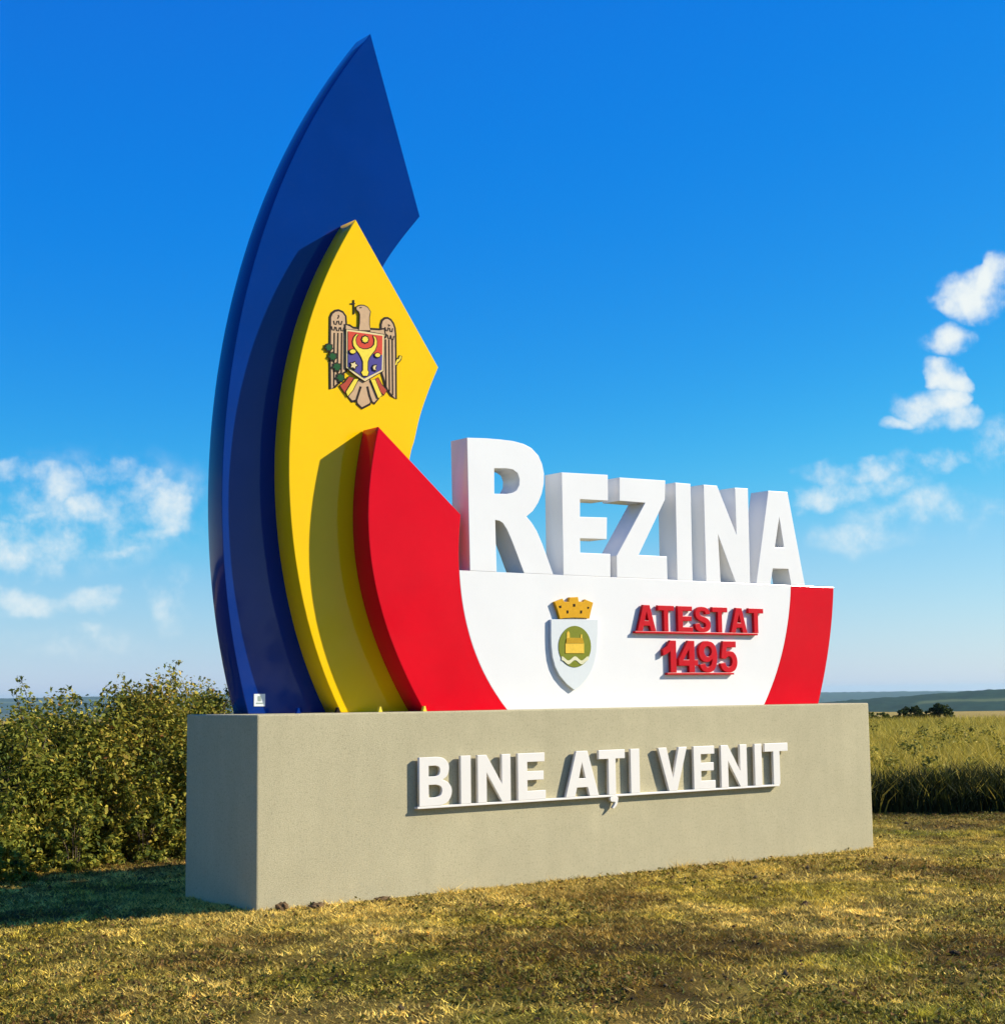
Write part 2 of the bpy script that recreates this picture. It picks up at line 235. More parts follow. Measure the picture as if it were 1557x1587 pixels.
# ------------------------------------------------------------------ helpers
def tag(o, label=None, cat=None, group=None, kind=None):
    if label: o['label'] = label
    if cat: o['category'] = cat
    if group: o['group'] = group
    if kind: o['kind'] = kind
    return o
def empty(name, loc=(0, 0, 0), parent=None):
    o = bpy.data.objects.new(name, None); COL.objects.link(o); o.location = loc; o.parent = parent
    o.empty_display_size = 0.2
    return o
def link(name, me, mat=None, parent=None, loc=(0, 0, 0)):
    o = bpy.data.objects.new(name, me); COL.objects.link(o); o.parent = parent; o.location = loc
    if mat is not None and not me.materials: me.materials.append(mat)
    return o
def np_mesh(name, verts, faces, col=None, smooth=False):
    """verts (n,3), faces (m,k) of one size; optional colour per vertex"""
    verts = np.asarray(verts, np.float32); faces = np.asarray(faces, np.int32); k = faces.shape[1]
    me = bpy.data.meshes.new(name)
    me.vertices.add(len(verts)); me.vertices.foreach_set('co', verts.ravel())
    me.loops.add(faces.size); me.loops.foreach_set('vertex_index', faces.ravel())
    me.polygons.add(len(faces)); me.polygons.foreach_set('loop_start', np.arange(0, faces.size, k, dtype=np.int32))
    me.update(calc_edges=True)
    if smooth: me.polygons.foreach_set('use_smooth', np.ones(len(faces), bool))
    if col is not None:
        at = me.color_attributes.new('tint', 'FLOAT_COLOR', 'POINT')
        c = np.ones((len(verts), 4), np.float32); c[:, :3] = col
        at.data.foreach_set('color', c.ravel())
    me.validate()
    return me
def plate(name, loops, y0, y1, mat, parent=None, bevel=0.003, smooth=False):
    """outline(s) in the XZ plane made a solid plate from y0 (front) to y1 (back); later loops are holes"""
    cu = bpy.data.curves.new(name, 'CURVE'); cu.dimensions = '2D'; cu.fill_mode = 'BOTH'
    for lp in loops:
        sp = cu.splines.new('POLY'); sp.points.add(len(lp) - 1)
        for p, (x, z) in zip(sp.points, lp): p.co = (x, z, 0, 1)
        sp.use_cyclic_u = True
    t = abs(y1 - y0)
    b = min(bevel, t * 0.4)
    cu.extrude = t / 2 - b; cu.bevel_depth = b; cu.offset = -b; cu.bevel_resolution = 1
    tmp = bpy.data.objects.new('tmp', cu)
    me = bpy.data.meshes.new_from_object(tmp)
    bpy.data.objects.remove(tmp); bpy.data.curves.remove(cu)
    # curve plane (x, z, n) -> world (x, y, z)
    me.transform(Matrix(((1, 0, 0, 0), (0, 0, -1, (y0 + y1) / 2), (0, 1, 0, 0), (0, 0, 0, 1))))
    bm = bmesh.new(); bm.from_mesh(me)
    bmesh.ops.remove_doubles(bm, verts=bm.verts, dist=1e-5)
    bmesh.ops.recalc_face_normals(bm, faces=bm.faces); bm.to_mesh(me); bm.free()
    me.name = name
    me.materials.clear()
    for p in me.polygons: p.use_smooth = smooth and abs(p.normal.y) < .2
    return link(name, me, mat, parent)
def box_mesh(name, lo, hi, bevel=0.0, seg=2):
    bm = bmesh.new(); bmesh.ops.create_cube(bm, size=1)
    for v in bm.verts:
        v.co = Vector([(a + b) / 2 + c * (b - a) for a, b, c in zip(lo, hi, v.co)])
    if bevel: bmesh.ops.bevel(bm, geom=bm.edges[:], offset=bevel, segments=seg, affect='EDGES', profile=0.6)
    me = bpy.data.meshes.new(name); bm.to_mesh(me); bm.free(); return me
def smoothstep(a, b, x):
    t = np.clip((np.asarray(x, float) - a) / (np.asarray(b, float) - a), 0, 1); return t * t * (3 - 2 * t)
_rngn = np.random.default_rng(11); _LAT = _rngn.random((256, 256))
def vnoise(x, y):
    x = np.asarray(x, float); y = np.asarray(y, float)
    xi = np.floor(x).astype(int); yi = np.floor(y).astype(int); fx = x - xi; fy = y - yi
    fx = fx * fx * (3 - 2 * fx); fy = fy * fy * (3 - 2 * fy)
    g = lambda a, b: _LAT[a % 256, b % 256]
    return (g(xi, yi) * (1 - fx) + g(xi + 1, yi) * fx) * (1 - fy) + (g(xi, yi + 1) * (1 - fx) + g(xi + 1, yi + 1) * fx) * fy
def fbm(x, y, o=4):
    s = 0; a = .5; t = 0
    for i in range(o):
        s = s + a * vnoise(x * 2 ** i + 17 * i, y * 2 ** i + 5 * i); t += a; a *= .5
    return s / t
def catmull(pts, n=8, closed=True):
    P = [np.array(p, float) for p in pts]; m = len(P); o = []
    for i in range(m if closed else m - 1):
        p0, p1, p2, p3 = (P[(i - 1) % m], P[i], P[(i + 1) % m], P[(i + 2) % m]) if closed else (P[max(i - 1, 0)], P[i], P[i + 1], P[min(i + 2, m - 1)])
        for k in range(n):
            t = k / n
            o.append(tuple(.5 * (2 * p1 + (p2 - p0) * t + (2 * p0 - 5 * p1 + 4 * p2 - p3) * t * t + (3 * p1 - p0 - 3 * p2 + p3) * t ** 3)))
    if not closed: o.append(tuple(P[-1]))
    return o

# ------------------------------------------------------------------ materials
def mat_base(name):
    m = bpy.data.materials.new(name); m.use_nodes = True
    nt = m.node_tree; b = nt.nodes['Principled BSDF']; return m, nt, b
def noise(nt, scale, detail=4, rough=.55, vec=None, src='Object'):
    n = nt.nodes.new('ShaderNodeTexNoise'); n.inputs['Scale'].default_value = scale; n.inputs['Detail'].default_value = detail; n.inputs['Roughness'].default_value = rough
    if vec is None:
        t = nt.nodes.new('ShaderNodeTexCoord'); vec = t.outputs[src]
    nt.links.new(vec, n.inputs['Vector']); return n
def ramp(nt, fac, stops):
    r = nt.nodes.new('ShaderNodeValToRGB'); e = r.color_ramp.elements
    while len(e) < len(stops): e.new(0.5)
    for el, (p, c) in zip(e, stops): el.position = p; el.color = (*c, 1)
    nt.links.new(fac, r.inputs[0]); return r.outputs[0]
def bump(nt, b, h, strength, dist):
    n = nt.nodes.new('ShaderNodeBump'); n.inputs['Strength'].default_value = strength; n.inputs['Distance'].default_value = dist
    nt.links.new(h, n.inputs['Height']); nt.links.new(n.outputs[0], b.inputs['Normal'])
def paint(name, col, rough=.16, spec=.3, wave=.007, dirt=.08, var=.06):
    """gloss paint over sheet metal: faint waviness of the sheet, dust and slight fading"""
    m, nt, b = mat_base(name)
    n = noise(nt, 1.3, 5); n3 = noise(nt, 22, 5, .7)
    c0 = tuple(max(0, v * (1 - var)) for v in col); c1 = tuple(min(1, v * (1 + var)) for v in col)
    c = ramp(nt, n.outputs['Fac'], [(.35, c0), (.65, c1)])
    mx = nt.nodes.new('ShaderNodeMixRGB'); mx.inputs[2].default_value = (.30, .27, .2, 1)
    mr = nt.nodes.new('ShaderNodeMapRange'); mr.inputs[1].default_value = .52; mr.inputs[2].default_value = .9; mr.inputs[4].default_value = dirt
    nt.links.new(n3.outputs['Fac'], mr.inputs[0]); nt.links.new(mr.outputs[0], mx.inputs[0]); nt.links.new(c, mx.inputs[1])
    nt.links.new(mx.outputs[0], b.inputs['Base Color'])
    rr = nt.nodes.new('ShaderNodeMapRange'); rr.inputs[3].default_value = rough * .75; rr.inputs[4].default_value = rough * 1.5
    nt.links.new(n3.outputs['Fac'], rr.inputs[0]); nt.links.new(rr.outputs[0], b.inputs['Roughness'])
    b.inputs['Specular IOR Level'].default_value = spec
    w = noise(nt, 1.7, 2); bump(nt, b, w.outputs['Fac'], .6, wave)
    return m
def flat(name, col, rough=.45, var=.06):
    m, nt, b = mat_base(name)
    n = noise(nt, 40, 3)
    c = ramp(nt, n.outputs['Fac'], [(.3, tuple(v * (1 - var) for v in col)), (.7, tuple(min(1, v * (1 + var)) for v in col))])
    nt.links.new(c, b.inputs['Base Color']); b.inputs['Roughness'].default_value = rough; b.inputs['Specular IOR Level'].default_value = .08
    return m
M = {}
M['blue'] = paint('blue_gloss_paint', (.0006, .025, .185), .05, .22, dirt=.02)
M['yellow'] = paint('yellow_gloss_paint', (.86, .525, .002), .06, .16, dirt=.02, var=.025)
M['red'] = paint('red_gloss_paint', (.66, .001, .011), .07, .12, dirt=.02)
M['white'] = paint('white_gloss_paint', (.785, .77, .735), .18, .4, dirt=.05, var=.015)
M['letter_white'] = paint('cream_white_paint', (.79, .745, .66), .35, .2, dirt=.05, var=.015)
M['letter_red'] = paint('letter_red_paint', (.55, .008, .016), .3, .12, dirt=.05)
M['side_red'] = paint('stripe_red_paint', (.62, .001, .011), .10, .12, dirt=.03)
M['tan'] = flat('emblem_tan', (.55, .36, .20)); M['ink'] = flat('emblem_dark', (.022, .014, .010))
M['em_red'] = flat('emblem_red', (.60, .06, .03)); M['em_blue'] = flat('emblem_violet_blue', (.075, .06, .24))
M['em_yellow'] = flat('emblem_yellow', (.80, .62, .06)); M['em_cream'] = flat('emblem_cream', (.72, .58, .28))
M['em_green'] = flat('emblem_green', (.012, .085, .022)); M['em_pink'] = flat('emblem_dull_red', (.42, .06, .03))
M['cr_white'] = flat('crest_pale_grey', (.66, .69, .67), .4, .012); M['cr_side'] = flat('crest_edge', (.25, .26, .24)); M['cr_green'] = flat('crest_olive', (.20, .22, .025))
M['cr_gold'] = flat('crest_gold', (.66, .34, .015)); M['cr_roof'] = flat('crest_ochre', (.50, .29, .02)); M['cr_wall'] = flat('crest_yellow', (.78, .50, .06)); M['cr_wave'] = flat('crest_wave_cream', (.70, .66, .42))
M['sticker'] = flat('sticker_white', (.72, .74, .70)); M['sticker_ink'] = flat('sticker_grey_green', (.30, .36, .30))
def stucco():
    m, nt, b = mat_base('sprayed_stucco')
    n = noise(nt, 150, 4, .7); g = noise(nt, .9, 5, .6); st = noise(nt, 6, 6, .65)
    mp = nt.nodes.new('ShaderNodeMapping'); mp.inputs['Scale'].default_value = (3.0, 3.0, .35)
    tcn = nt.nodes.new('ShaderNodeTexCoord'); nt.links.new(tcn.outputs['Object'], mp.inputs['Vector'])
    streak = noise(nt, 2.2, 6, .6, vec=mp.outputs[0])
    c = ramp(nt, n.outputs['Fac'], [(.28, (.36, .315, .19)), (.5, (.495, .435, .262)), (.72, (.56, .50, .32))])
    sp_ = noise(nt, 48, 4, .85)
    def mul(a, fac, lo, hi, f0=.3, f1=.7):
        k = ramp(nt, fac, [(f0, (lo,) * 3), (f1, (hi,) * 3)])
        mx = nt.nodes.new('ShaderNodeMixRGB'); mx.blend_type = 'MULTIPLY'; mx.inputs[0].default_value = 1
        nt.links.new(a, mx.inputs[1]); nt.links.new(k, mx.inputs[2]); return mx.outputs[0]
    c = mul(c, g.outputs['Fac'], .93, 1.04); c = mul(c, streak.outputs['Fac'], .96, 1.02); c = mul(c, st.outputs['Fac'], .95, 1.03); c = mul(c, sp_.outputs['Fac'], .66, 1.04, .30, .47)
    nt.links.new(c, b.inputs['Base Color']); b.inputs['Roughness'].default_value = .9
    b.inputs['Specular IOR Level'].default_value = .2
    bump(nt, b, n.outputs['Fac'], .8, .006)
    return m
M['stucco'] = stucco()
def tinted(name, trans=.25, rough=.6, spec=.25):
    m, nt, b = mat_base(name)
    a = nt.nodes.new('ShaderNodeVertexColor'); a.layer_name = 'tint'
    nt.links.new(a.outputs['Color'], b.inputs['Base Color']); b.inputs['Roughness'].default_value = rough
    b.inputs['Specular IOR Level'].default_value = spec
    if trans:
        t = nt.nodes.new('ShaderNodeBsdfTranslucent'); nt.links.new(a.outputs['Color'], t.inputs['Color'])
        mx = nt.nodes.new('ShaderNodeMixShader'); mx.inputs[0].default_value = trans
        o = nt.nodes['Material Output']; nt.links.new(b.outputs[0], mx.inputs[1]); nt.links.new(t.outputs[0], mx.inputs[2]); nt.links.new(mx.outputs[0], o.inputs['Surface'])
    return m
M['leaf'] = tinted('leaves', .25, .65, .12)
M['grass'] = tinted('dry_grass', .25, .7, .15)
M['bark'] = flat('grey_brown_bark', (.10, .075, .05), .9, .3)
def soil():
    m, nt, b = mat_base('mown_ground')
    a = nt.nodes.new('ShaderNodeVertexColor'); a.layer_name = 'tint'
    n = noise(nt, 9, 6, .7); k = ramp(nt, n.outputs['Fac'], [(.3, (.45,) * 3), (.7, (1.0,) * 3)])
    mx = nt.nodes.new('ShaderNodeMixRGB'); mx.blend_type = 'MULTIPLY'; mx.inputs[0].default_value = 1
    nt.links.new(a.outputs['Color'], mx.inputs[1]); nt.links.new(k, mx.inputs[2]); nt.links.new(mx.outputs[0], b.inputs['Base Color'])
    b.inputs['Roughness'].default_value = .95; b.inputs['Specular IOR Level'].default_value = .1
    n2 = noise(nt, 30, 7, .75); bump(nt, b, n2.outputs['Fac'], 1, .06)
    return m
M['soil'] = soil()
M['clod'] = flat('dry_brown_soil', (.13, .08, .038), .95, .4)
def hillmat(name):
    m, nt, b = mat_base(name)
    a = nt.nodes.new('ShaderNodeVertexColor'); a.layer_name = 'tint'
    nt.links.new(a.outputs['Color'], b.inputs['Base Color']); b.inputs['Roughness'].default_value = 1; b.inputs['Specular IOR Level'].default_value = 0
    return m
M['hill'] = hillmat('wooded_slopes')

# ------------------------------------------------------------------ ground
def gh(x, y):
    """ground height"""
    x = np.asarray(x, float); y = np.asarray(y, float)
    d = np.hypot(x, y)
    near = (1 - smoothstep(14, 40, d))
    z = -.045 * np.clip(-x - .2, 0, 3) * near
    dp = np.hypot(np.clip(np.maximum(-x, x - 7.24), 0, None), np.clip(np.maximum(-y, y - 1.2), 0, None))   # distance to the plinth
    z = z + (.10 * (fbm(x * .35 + 3, y * .35) - .5) + .05 * (fbm(x * 1.7, y * 1.7 + 9) - .5)) * smoothstep(0, 2.2, dp) * near
    z = z - 46 * smoothstep(108, 700, d + 10 * (fbm(x * .02, y * .02) - .5))
    z = z + .5 * (fbm(x * .03, y * .03) - .5) * smoothstep(20, 80, d)
    return z
BX = [-30, -9, -3, -.8, 1.45, 4, 8, 10.85, 12.2, 15, 24]
BY = [-2, .8, 2.4, 3.15, 4.15, 4.4, 4.0, 3.1, 1.95, -.4, -8]
def edge(x):                                                # where the mown ground stops and the rough growth starts
    return np.interp(x, BX, BY)
def lawn_tint(x, y):
    p = fbm(x * .55 + 2, y * .55 + 7); s = fbm(x * 2.3, y * 2.3 + 31); g = fbm(x * 1.1 + 50, y * 1.1)
    straw = np.array((.86, .60, .13)); olive = np.array((.54, .40, .045)); green = np.array((.30, .275, .022)); brown = np.array((.28, .155, .03))
    t = smoothstep(.37, .64, p * .6 + s * .4)[:, None]
    c = olive * (1 - t) + straw * t
    u = smoothstep(.55, .72, g)[:, None] * .75; c = c * (1 - u) + green * u
    w = smoothstep(.52, .68, fbm(x * .8 + 90, y * .8 + 12))[:, None] * .85; c = c * (1 - w) + brown * w
    hf = fbm(x * 9 + 5, y * 9 + 61, 3); c = c * (.45 + 1.1 * smoothstep(.25, .75, hf))[:, None]
    ed = np.clip(1.25 * np.exp(-((edge(x) - y) / 1.2) ** 2) * smoothstep(6, 8.5, x) * (.3 + .9 * s), 0, .95)[:, None]; c = c * (1 - ed) + np.array((.15, .10, .032)) * ed
    # thin bleached strip at the foot of the plinth
    dp = np.hypot(np.clip(np.maximum(-x, x - 7.24), 0, None), np.clip(np.maximum(-y, y - 1.2), 0, None))
    k = ((1 - smoothstep(.25, 1.3, dp)) * .65)[:, None]; c = c * (1 - k) + straw * k
    return c
rad = np.concatenate([[0.001], np.geomspace(.35, 26, 70), np.geomspace(27.5, 9800, 84)]); NS = 200
th = np.linspace(0, 2 * np.pi, NS, endpoint=False)
gx = (3 + rad[:, None] * np.cos(th)).ravel(); gy = (0 + rad[:, None] * np.sin(th)).ravel()
gz = gh(gx, gy)
i, j = np.meshgrid(np.arange(len(rad) - 1), np.arange(NS), indexing='ij'); j2 = (j + 1) % NS
gf = np.stack([i * NS + j, (i + 1) * NS + j, (i + 1) * NS + j2, i * NS + j2], -1).reshape(-1, 4)
gd = np.hypot(gx - 3, gy)
lt = lawn_tint(gx, gy) * .42
field = np.array((.52, .37, .10)) * (.8 + .4 * fbm(gx * .08, gy * .08))[:, None]
wild = np.array((.12, .105, .03))
rough = (gy > edge(gx) + .2)[:, None]
k = smoothstep(55, 66, gd)[:, None]
far = np.array((.07, .085, .025)) * (.6 + .8 * fbm(gx * .004, gy * .004))[:, None]
k2 = smoothstep(300, 700, gd)[:, None]
gc = np.where(rough, wild, lt); gc = gc * (1 - k) + field * k; gc = gc * (1 - k2) + far * k2
ground = link('ground', np_mesh('ground', np.stack([gx, gy, gz], 1), gf, gc, True), M['soil'])
tag(ground, 'dry mown ground around the welcome sign', 'ground', kind='structure')

# ------------------------------------------------------------------ hills across the valley
def ridge(name, label, dist, crest, half, az0, az1, step, tree, seed, bands):
    az = np.radians(np.arange(az0, az1, step)); v = np.linspace(-1, 1, 80)
    A, Vv = np.meshgrid(az, v, indexing='ij')
    d = dist + half * Vv
    x = EYE.x + np.sin(A) * d; y = EYE.y + np.cos(A) * d
    top = EYE.z + dist * np.interp(np.degrees(A), crest[0], crest[1])
    prof = np.cos(Vv * np.pi / 2) ** 0.85
    z = -48 + (top + 48) * prof
    lumps = (fbm(x / tree + seed, y / tree, 3) - .5)
    fld = np.zeros_like(z)
    for a0, a1, v0, v1 in bands:
        w = .05 * np.sin(np.degrees(A) * 1.7) + .05 * (fbm(np.degrees(A) * 2.0, Vv * 4) - .5)
        fld = np.maximum(fld, smoothstep(a0, a0 + .5, np.degrees(A)) * smoothstep(a1, a1 - .5, np.degrees(A)) * smoothstep(v0 + w, v0 + w + .03, Vv) * smoothstep(v1 + w, v1 + w - .03, Vv))
    z = z + (.28 - .3 * fld) * tree * (lumps + .1) * (prof > .05)
    n = len(az); m = len(v)
    i, j = np.meshgrid(np.arange(n - 1), np.arange(m - 1), indexing='ij')
    f = np.stack([i * m + j, i * m + j + 1, (i + 1) * m + j + 1, (i + 1) * m + j], -1).reshape(-1, 4)
    x, y, z, fld = x.ravel(), y.ravel(), z.ravel(), fld.ravel()
    wood = np.array((.014, .034, .014)) * (.5 + fbm(x / tree / 1.5, y / tree / 1.5, 3))[:, None]
    fcol = np.array((.12, .14, .045)) * (.8 + .4 * fbm(x / 80, y / 80))[:, None]
    o = link(name, np_mesh(name, np.stack([x, y, z], 1), f, wood + (fcol - wood) * fld[:, None] * .75, True), M['hill'])
    return tag(o, label, 'hill', kind='structure')
hz = lambda px: px / 2511.0
ridge('wooded_hill', 'dark wooded ridge rising to the right across the valley', 2300,
      ([-25, 10, 30, 45, 49.5, 51.4, 53.2, 55.4, 60, 68, 90], [hz(-40), hz(-45), hz(-45), hz(-32), hz(-17.5), hz(-12), hz(-6.5), hz(-1), hz(6), hz(9), hz(0)]),
      620, -20, 92, .07, 16, 3.3, [(51.6, 55.6, -.50, -.40), (57, 70, -.6, -.45), (20, 35, -.5, -.4)])
ridge('distant_hill', 'faint blue ridge along the far horizon', 7200,
      ([-40, 0, 20, 30, 40, 48, 52, 56, 70, 110], [hz(2), hz(4), hz(1), hz(4), hz(-2), hz(-4.5), hz(-4.5), hz(-6), hz(-2), hz(2)]),
      1500, -40, 110, .12, 30, 8.1, [(-30, 40, -.55, -.45), (60, 80, -.3, -.22)])

# ------------------------------------------------------------------ the welcome sign
T = TRACE
sign = empty('welcome_sign', (3.6, .6, 0))
tag(sign, 'tall town welcome sign with blue, yellow and red curved panels on a beige plinth', 'welcome sign')
OFF = Vector((-3.6, -.6, 0))
def P(name, loops, y0, y1, mat, parent=None, **kw):
    o = plate(name, loops, y0, y1, mat, None, **kw)
    o.parent = parent if parent is not None else sign
    if parent is None: o.location = OFF
    return o
def PB(name, lo, hi, mat, parent=None, bevel=.004):
    o = link(name, box_mesh(name, lo, hi, bevel), mat)
    o.parent = parent if parent is not None else sign
    if parent is None: o.location = OFF
    return o
YR, YY, YB, YE = .22, .47, .72, .97
plinth = PB('plinth', (0, 0, -.35), (7.24, 1.2, 1.5), M['stucco'], bevel=.012)
plinth['label'] = 'long beige stucco block'
blue_in = catmull(T['blue_inner'] + [(1.44, 5.08), (1.22, 4.5), (1.05, 3.8), (.99, 3.1), (1.04, 2.4), (1.17, 1.85), (1.32, 1.5)], 5, False)
blue = P('blue_panel', [T['blue_outer'] + blue_in], YB, YE, M['blue'], bevel=.005, smooth=True); blue['label'] = 'tall dark blue curved panel'
yel_in = catmull(T['yellow_inner'] + [(1.67, 3.25), (1.64, 2.75), (1.70, 2.2), (1.84, 1.8), (2.0, 1.5)], 5, False)
yellow = P('yellow_panel', [T['yellow_outer'] + yel_in], YY, YB - .003, M['yellow'], bevel=.005, smooth=True); yellow['label'] = 'yellow curved panel bearing the eagle emblem'
red = P('red_panel', [T['red_outer'] + T['red_inner'][::-1]], YR, YY - .003, M['red'], bevel=.005, smooth=True); red['label'] = 'red curved panel'
ZT = T['panel_top'][0]
inn = [(x + .001, z) for x, z in T['red_inner'] if z < ZT - .01]
zi = [z for x, z in T['red_inner']]; xi = [x for x, z in T['red_inner']]
inn.append((float(np.interp(ZT, zi, xi)) + .001, ZT))
white = P('white_panel', [inn + [(x - .001, z) for x, z in T['stripe_left'][::-1]]], YR, YY - .003, M['white'], bevel=.002, smooth=True); white['label'] = 'white panel under the big letters'
stripe = P('red_stripe', [T['stripe_left'] + T['stripe_right'][::-1]], YR, YY - .003, M['side_red'], bevel=.004, smooth=True); stripe['label'] = 'red end panel'
for ch in 'REZINA':
    lp = T['letter_' + ch]
    lp = [[(x, ZT + .001 if abs(z - ZT) < .004 else z) for x, z in c] for c in lp]
    o = P('letter', lp, YR, YY - .003, M['white'], bevel=.004, smooth=(ch == 'R')); o['label'] = 'big white letter ' + ch

# --- small lettering: glyphs in a unit square
def stroke(pts, w, n=7, closed=False):
    c = np.array(catmull(pts, n, closed)); t = np.gradient(c, axis=0); t /= np.linalg.norm(t, axis=1)[:, None] + 1e-9
    nn = np.stack([-t[:, 1], t[:, 0]], 1)
    wx = np.array([w[0], w[1]]) if isinstance(w, tuple) else np.array([w, w])
    return [tuple(p) for p in c + nn * wx / 2] + [tuple(p) for p in (c - nn * wx / 2)[::-1]]
def G(ch):
    if ch == 'A': return [[(.33, 1), (.67, 1), (1, 0), (.72, 0), (.66, .2), (.34, .2), (.28, 0), (0, 0)], [(.5, .74), (.60, .4), (.40, .4)]]
    if ch == 'T': return [[(0, 1), (1, 1), (1, .8), (.64, .8), (.64, 0), (.36, 0), (.36, .8), (0, .8)]]
    if ch == 'E': return [[(0, 1), (.97, 1), (.97, .81), (.34, .81), (.34, .61), (.93, .61), (.93, .42), (.34, .42), (.34, .19), (1, .19), (1, 0), (0, 0)]]
    if ch == 'I': return [[(0, 1), (1, 1), (1, 0), (0, 0)]]
    if ch == 'N': return [[(0, 1), (.27, 1), (.73, .38), (.73, 1), (1, 1), (1, 0), (.73, 0), (.27, .62), (.27, 0), (0, 0)]]
    if ch == 'V': return [[(0, 1), (.29, 1), (.5, .3), (.71, 1), (1, 1), (.64, 0), (.36, 0)]]
    if ch == 'B':
        o = [(0, 1), (.56, 1)] + catmull([(.56, 1), (.76, .965), (.90, .86), (.92, .73), (.86, .60), (.72, .53)], 4, False)[1:] + catmull([(.72, .53), (.90, .46), (1.0, .34), (.99, .2), (.88, .07), (.70, .01), (.56, 0)], 4, False)[1:] + [(0, 0)]
        h1 = [(.29, .82), (.50, .82)] + catmull([(.50, .82), (.61, .79), (.64, .71), (.60, .63), (.50, .60)], 3, False)[1:] + [(.29, .60)]
        h2 = [(.29, .43), (.52, .43)] + catmull([(.52, .43), (.66, .39), (.70, .30), (.65, .21), (.52, .17)], 3, False)[1:] + [(.29, .17)]
        return [o, h1, h2]
    if ch == 'S':
        o = catmull([(.68, .70), (.645, .785), (.55, .825), (.43, .825), (.335, .79), (.305, .725), (.35, .665), (.50, .625), (.70, .575), (.88, .49), (.985, .37), (.985, .22), (.90, .09), (.72, .015), (.50, 0), (.28, .015), (.10, .09), (.015, .21), (.0, .32)], 4, False)
        o += catmull([(.295, .345), (.325, .245), (.41, .185), (.52, .175), (.63, .195), (.69, .26), (.66, .33), (.55, .375), (.38, .42), (.18, .495), (.06, .60), (.03, .74), (.09, .875), (.24, .965), (.47, 1.0), (.69, .975), (.86, .90), (.945, .80), (.965, .71)], 4, False)
        return [o]
    if ch == '1': return [[(.56, 1), (1, 1), (1, 0), (.56, 0), (.56, .66), (.30, .57), (0, .52), (0, .71), (.32, .82)]]
    if ch == '4': return [[(.50, 1), (.83, 1), (.83, .40), (1, .40), (1, .21), (.83, .21), (.83, 0), (.53, 0), (.53, .21), (0, .21), (0, .41)], [(.54, .72), (.54, .40), (.26, .40)]]
    if ch == '9':
        o = catmull([(.50, 1), (.72, .96), (.90, .84), (.98, .66), (1, .48), (.96, .27), (.84, .10), (.66, .015), (.45, 0), (.24, .045), (.10, .155), (.05, .25)], 4, False)
        o += [(.33, .285)] + catmull([(.33, .285), (.40, .195), (.52, .18), (.64, .23), (.70, .33), (.715, .42), (.62, .36), (.46, .325), (.26, .35), (.09, .45), (.01, .60), (.02, .77), (.12, .90), (.29, .98), (.50, 1)], 4, False)[1:-1]
        return [o, [(.5 + .20 * math.cos(a), .665 + .165 * math.sin(a)) for a in np.linspace(0, 2 * math.pi, 22, endpoint=False)]]
    if ch == '5':
        o = [(.18, 1), (.93, 1), (.93, .80), (.41, .80), (.37, .645)] + catmull([(.37, .645), (.56, .685), (.77, .655), (.93, .54), (1, .37), (.97, .21), (.86, .08), (.66, .01), (.44, 0), (.22, .05), (.07, .16), (.02, .29)], 4, False)[1:]
        o += [(.30, .315)] + catmull([(.30, .315), (.37, .21), (.50, .18), (.63, .22), (.70, .33), (.67, .45), (.56, .51), (.42, .49), (.32, .43)], 4, False)[1:] + [(.07, .45)]
        return [o]
def glyph(ch, x0, x1, z0, z1, y0, y1, mat, parent, label):
    lp = [[(x0 + u * (x1 - x0), z0 + v * (z1 - z0)) for u, v in c] for c in G(ch)]
    o = P('letter' if not ch.isdigit() else 'numeral', lp, y0, y1, mat, parent, bevel=.003, smooth=ch in 'BS95'); o['label'] = label; return o
ZB0, ZB1 = .722, 1.124
for ch, x0, x1 in [('B', 1.488, 1.817), ('I', 1.912, 2.018), ('N', 2.09, 2.444), ('E', 2.523, 2.832), ('A', 3.058, 3.446), ('T', 3.45, 3.765), ('I', 3.834, 3.944), ('V', 4.178, 4.549), ('E', 4.633, 4.917), ('N', 4.996, 5.35), ('I', 5.458, 5.558), ('T', 5.60, 5.931)]:
    glyph(ch, x0, x1, ZB0, ZB1, -.052, -.022, M['letter_white'], plinth, 'white standoff letter ' + ch)
P('letter_rail', [[(1.47, .703), (5.80, .703), (5.80, .721), (1.47, .721)]], -.052, .004, M['letter_white'], plinth)
comma = catmull([(3.585, .700), (3.668, .700), (3.672, .665), (3.655, .625), (3.622, .598), (3.606, .605), (3.628, .632), (3.634, .655), (3.588, .662)], 4)
P('comma_mark', [comma], -.052, -.022, M['letter_white'], plinth)
for ch, x0, x1 in [('A', 4.165, 4.407), ('T', 4.434, 4.646), ('E', 4.694, 4.895), ('S', 4.924, 5.139), ('T', 5.162, 5.373), ('A', 5.418, 5.651), ('T', 5.671, 5.887)]:
    glyph(ch, x0, x1, 2.218, 2.468, YR - .04, YR - .008, M['letter_red'], white, 'red letter ' + ch)
P('letter_rail', [[(4.135, 2.196), (5.80, 2.196), (5.80, 2.217), (4.135, 2.217)]], YR - .04, YR - .001, M['letter_red'], white)
for ch, x0, x1 in [('1', 4.486, 4.663), ('4', 4.693, 4.952), ('9', 4.963, 5.217), ('5', 5.253, 5.497)]:
    glyph(ch, x0, x1, 1.824, 2.134, YR - .04, YR - .008, M['letter_red'], white, 'red numeral ' + ch)
P('letter_rail', [[(4.54, 1.803), (5.445, 1.803), (5.445, 1.823), (4.54, 1.823)]], YR - .04, YR - .001, M['letter_red'], white)

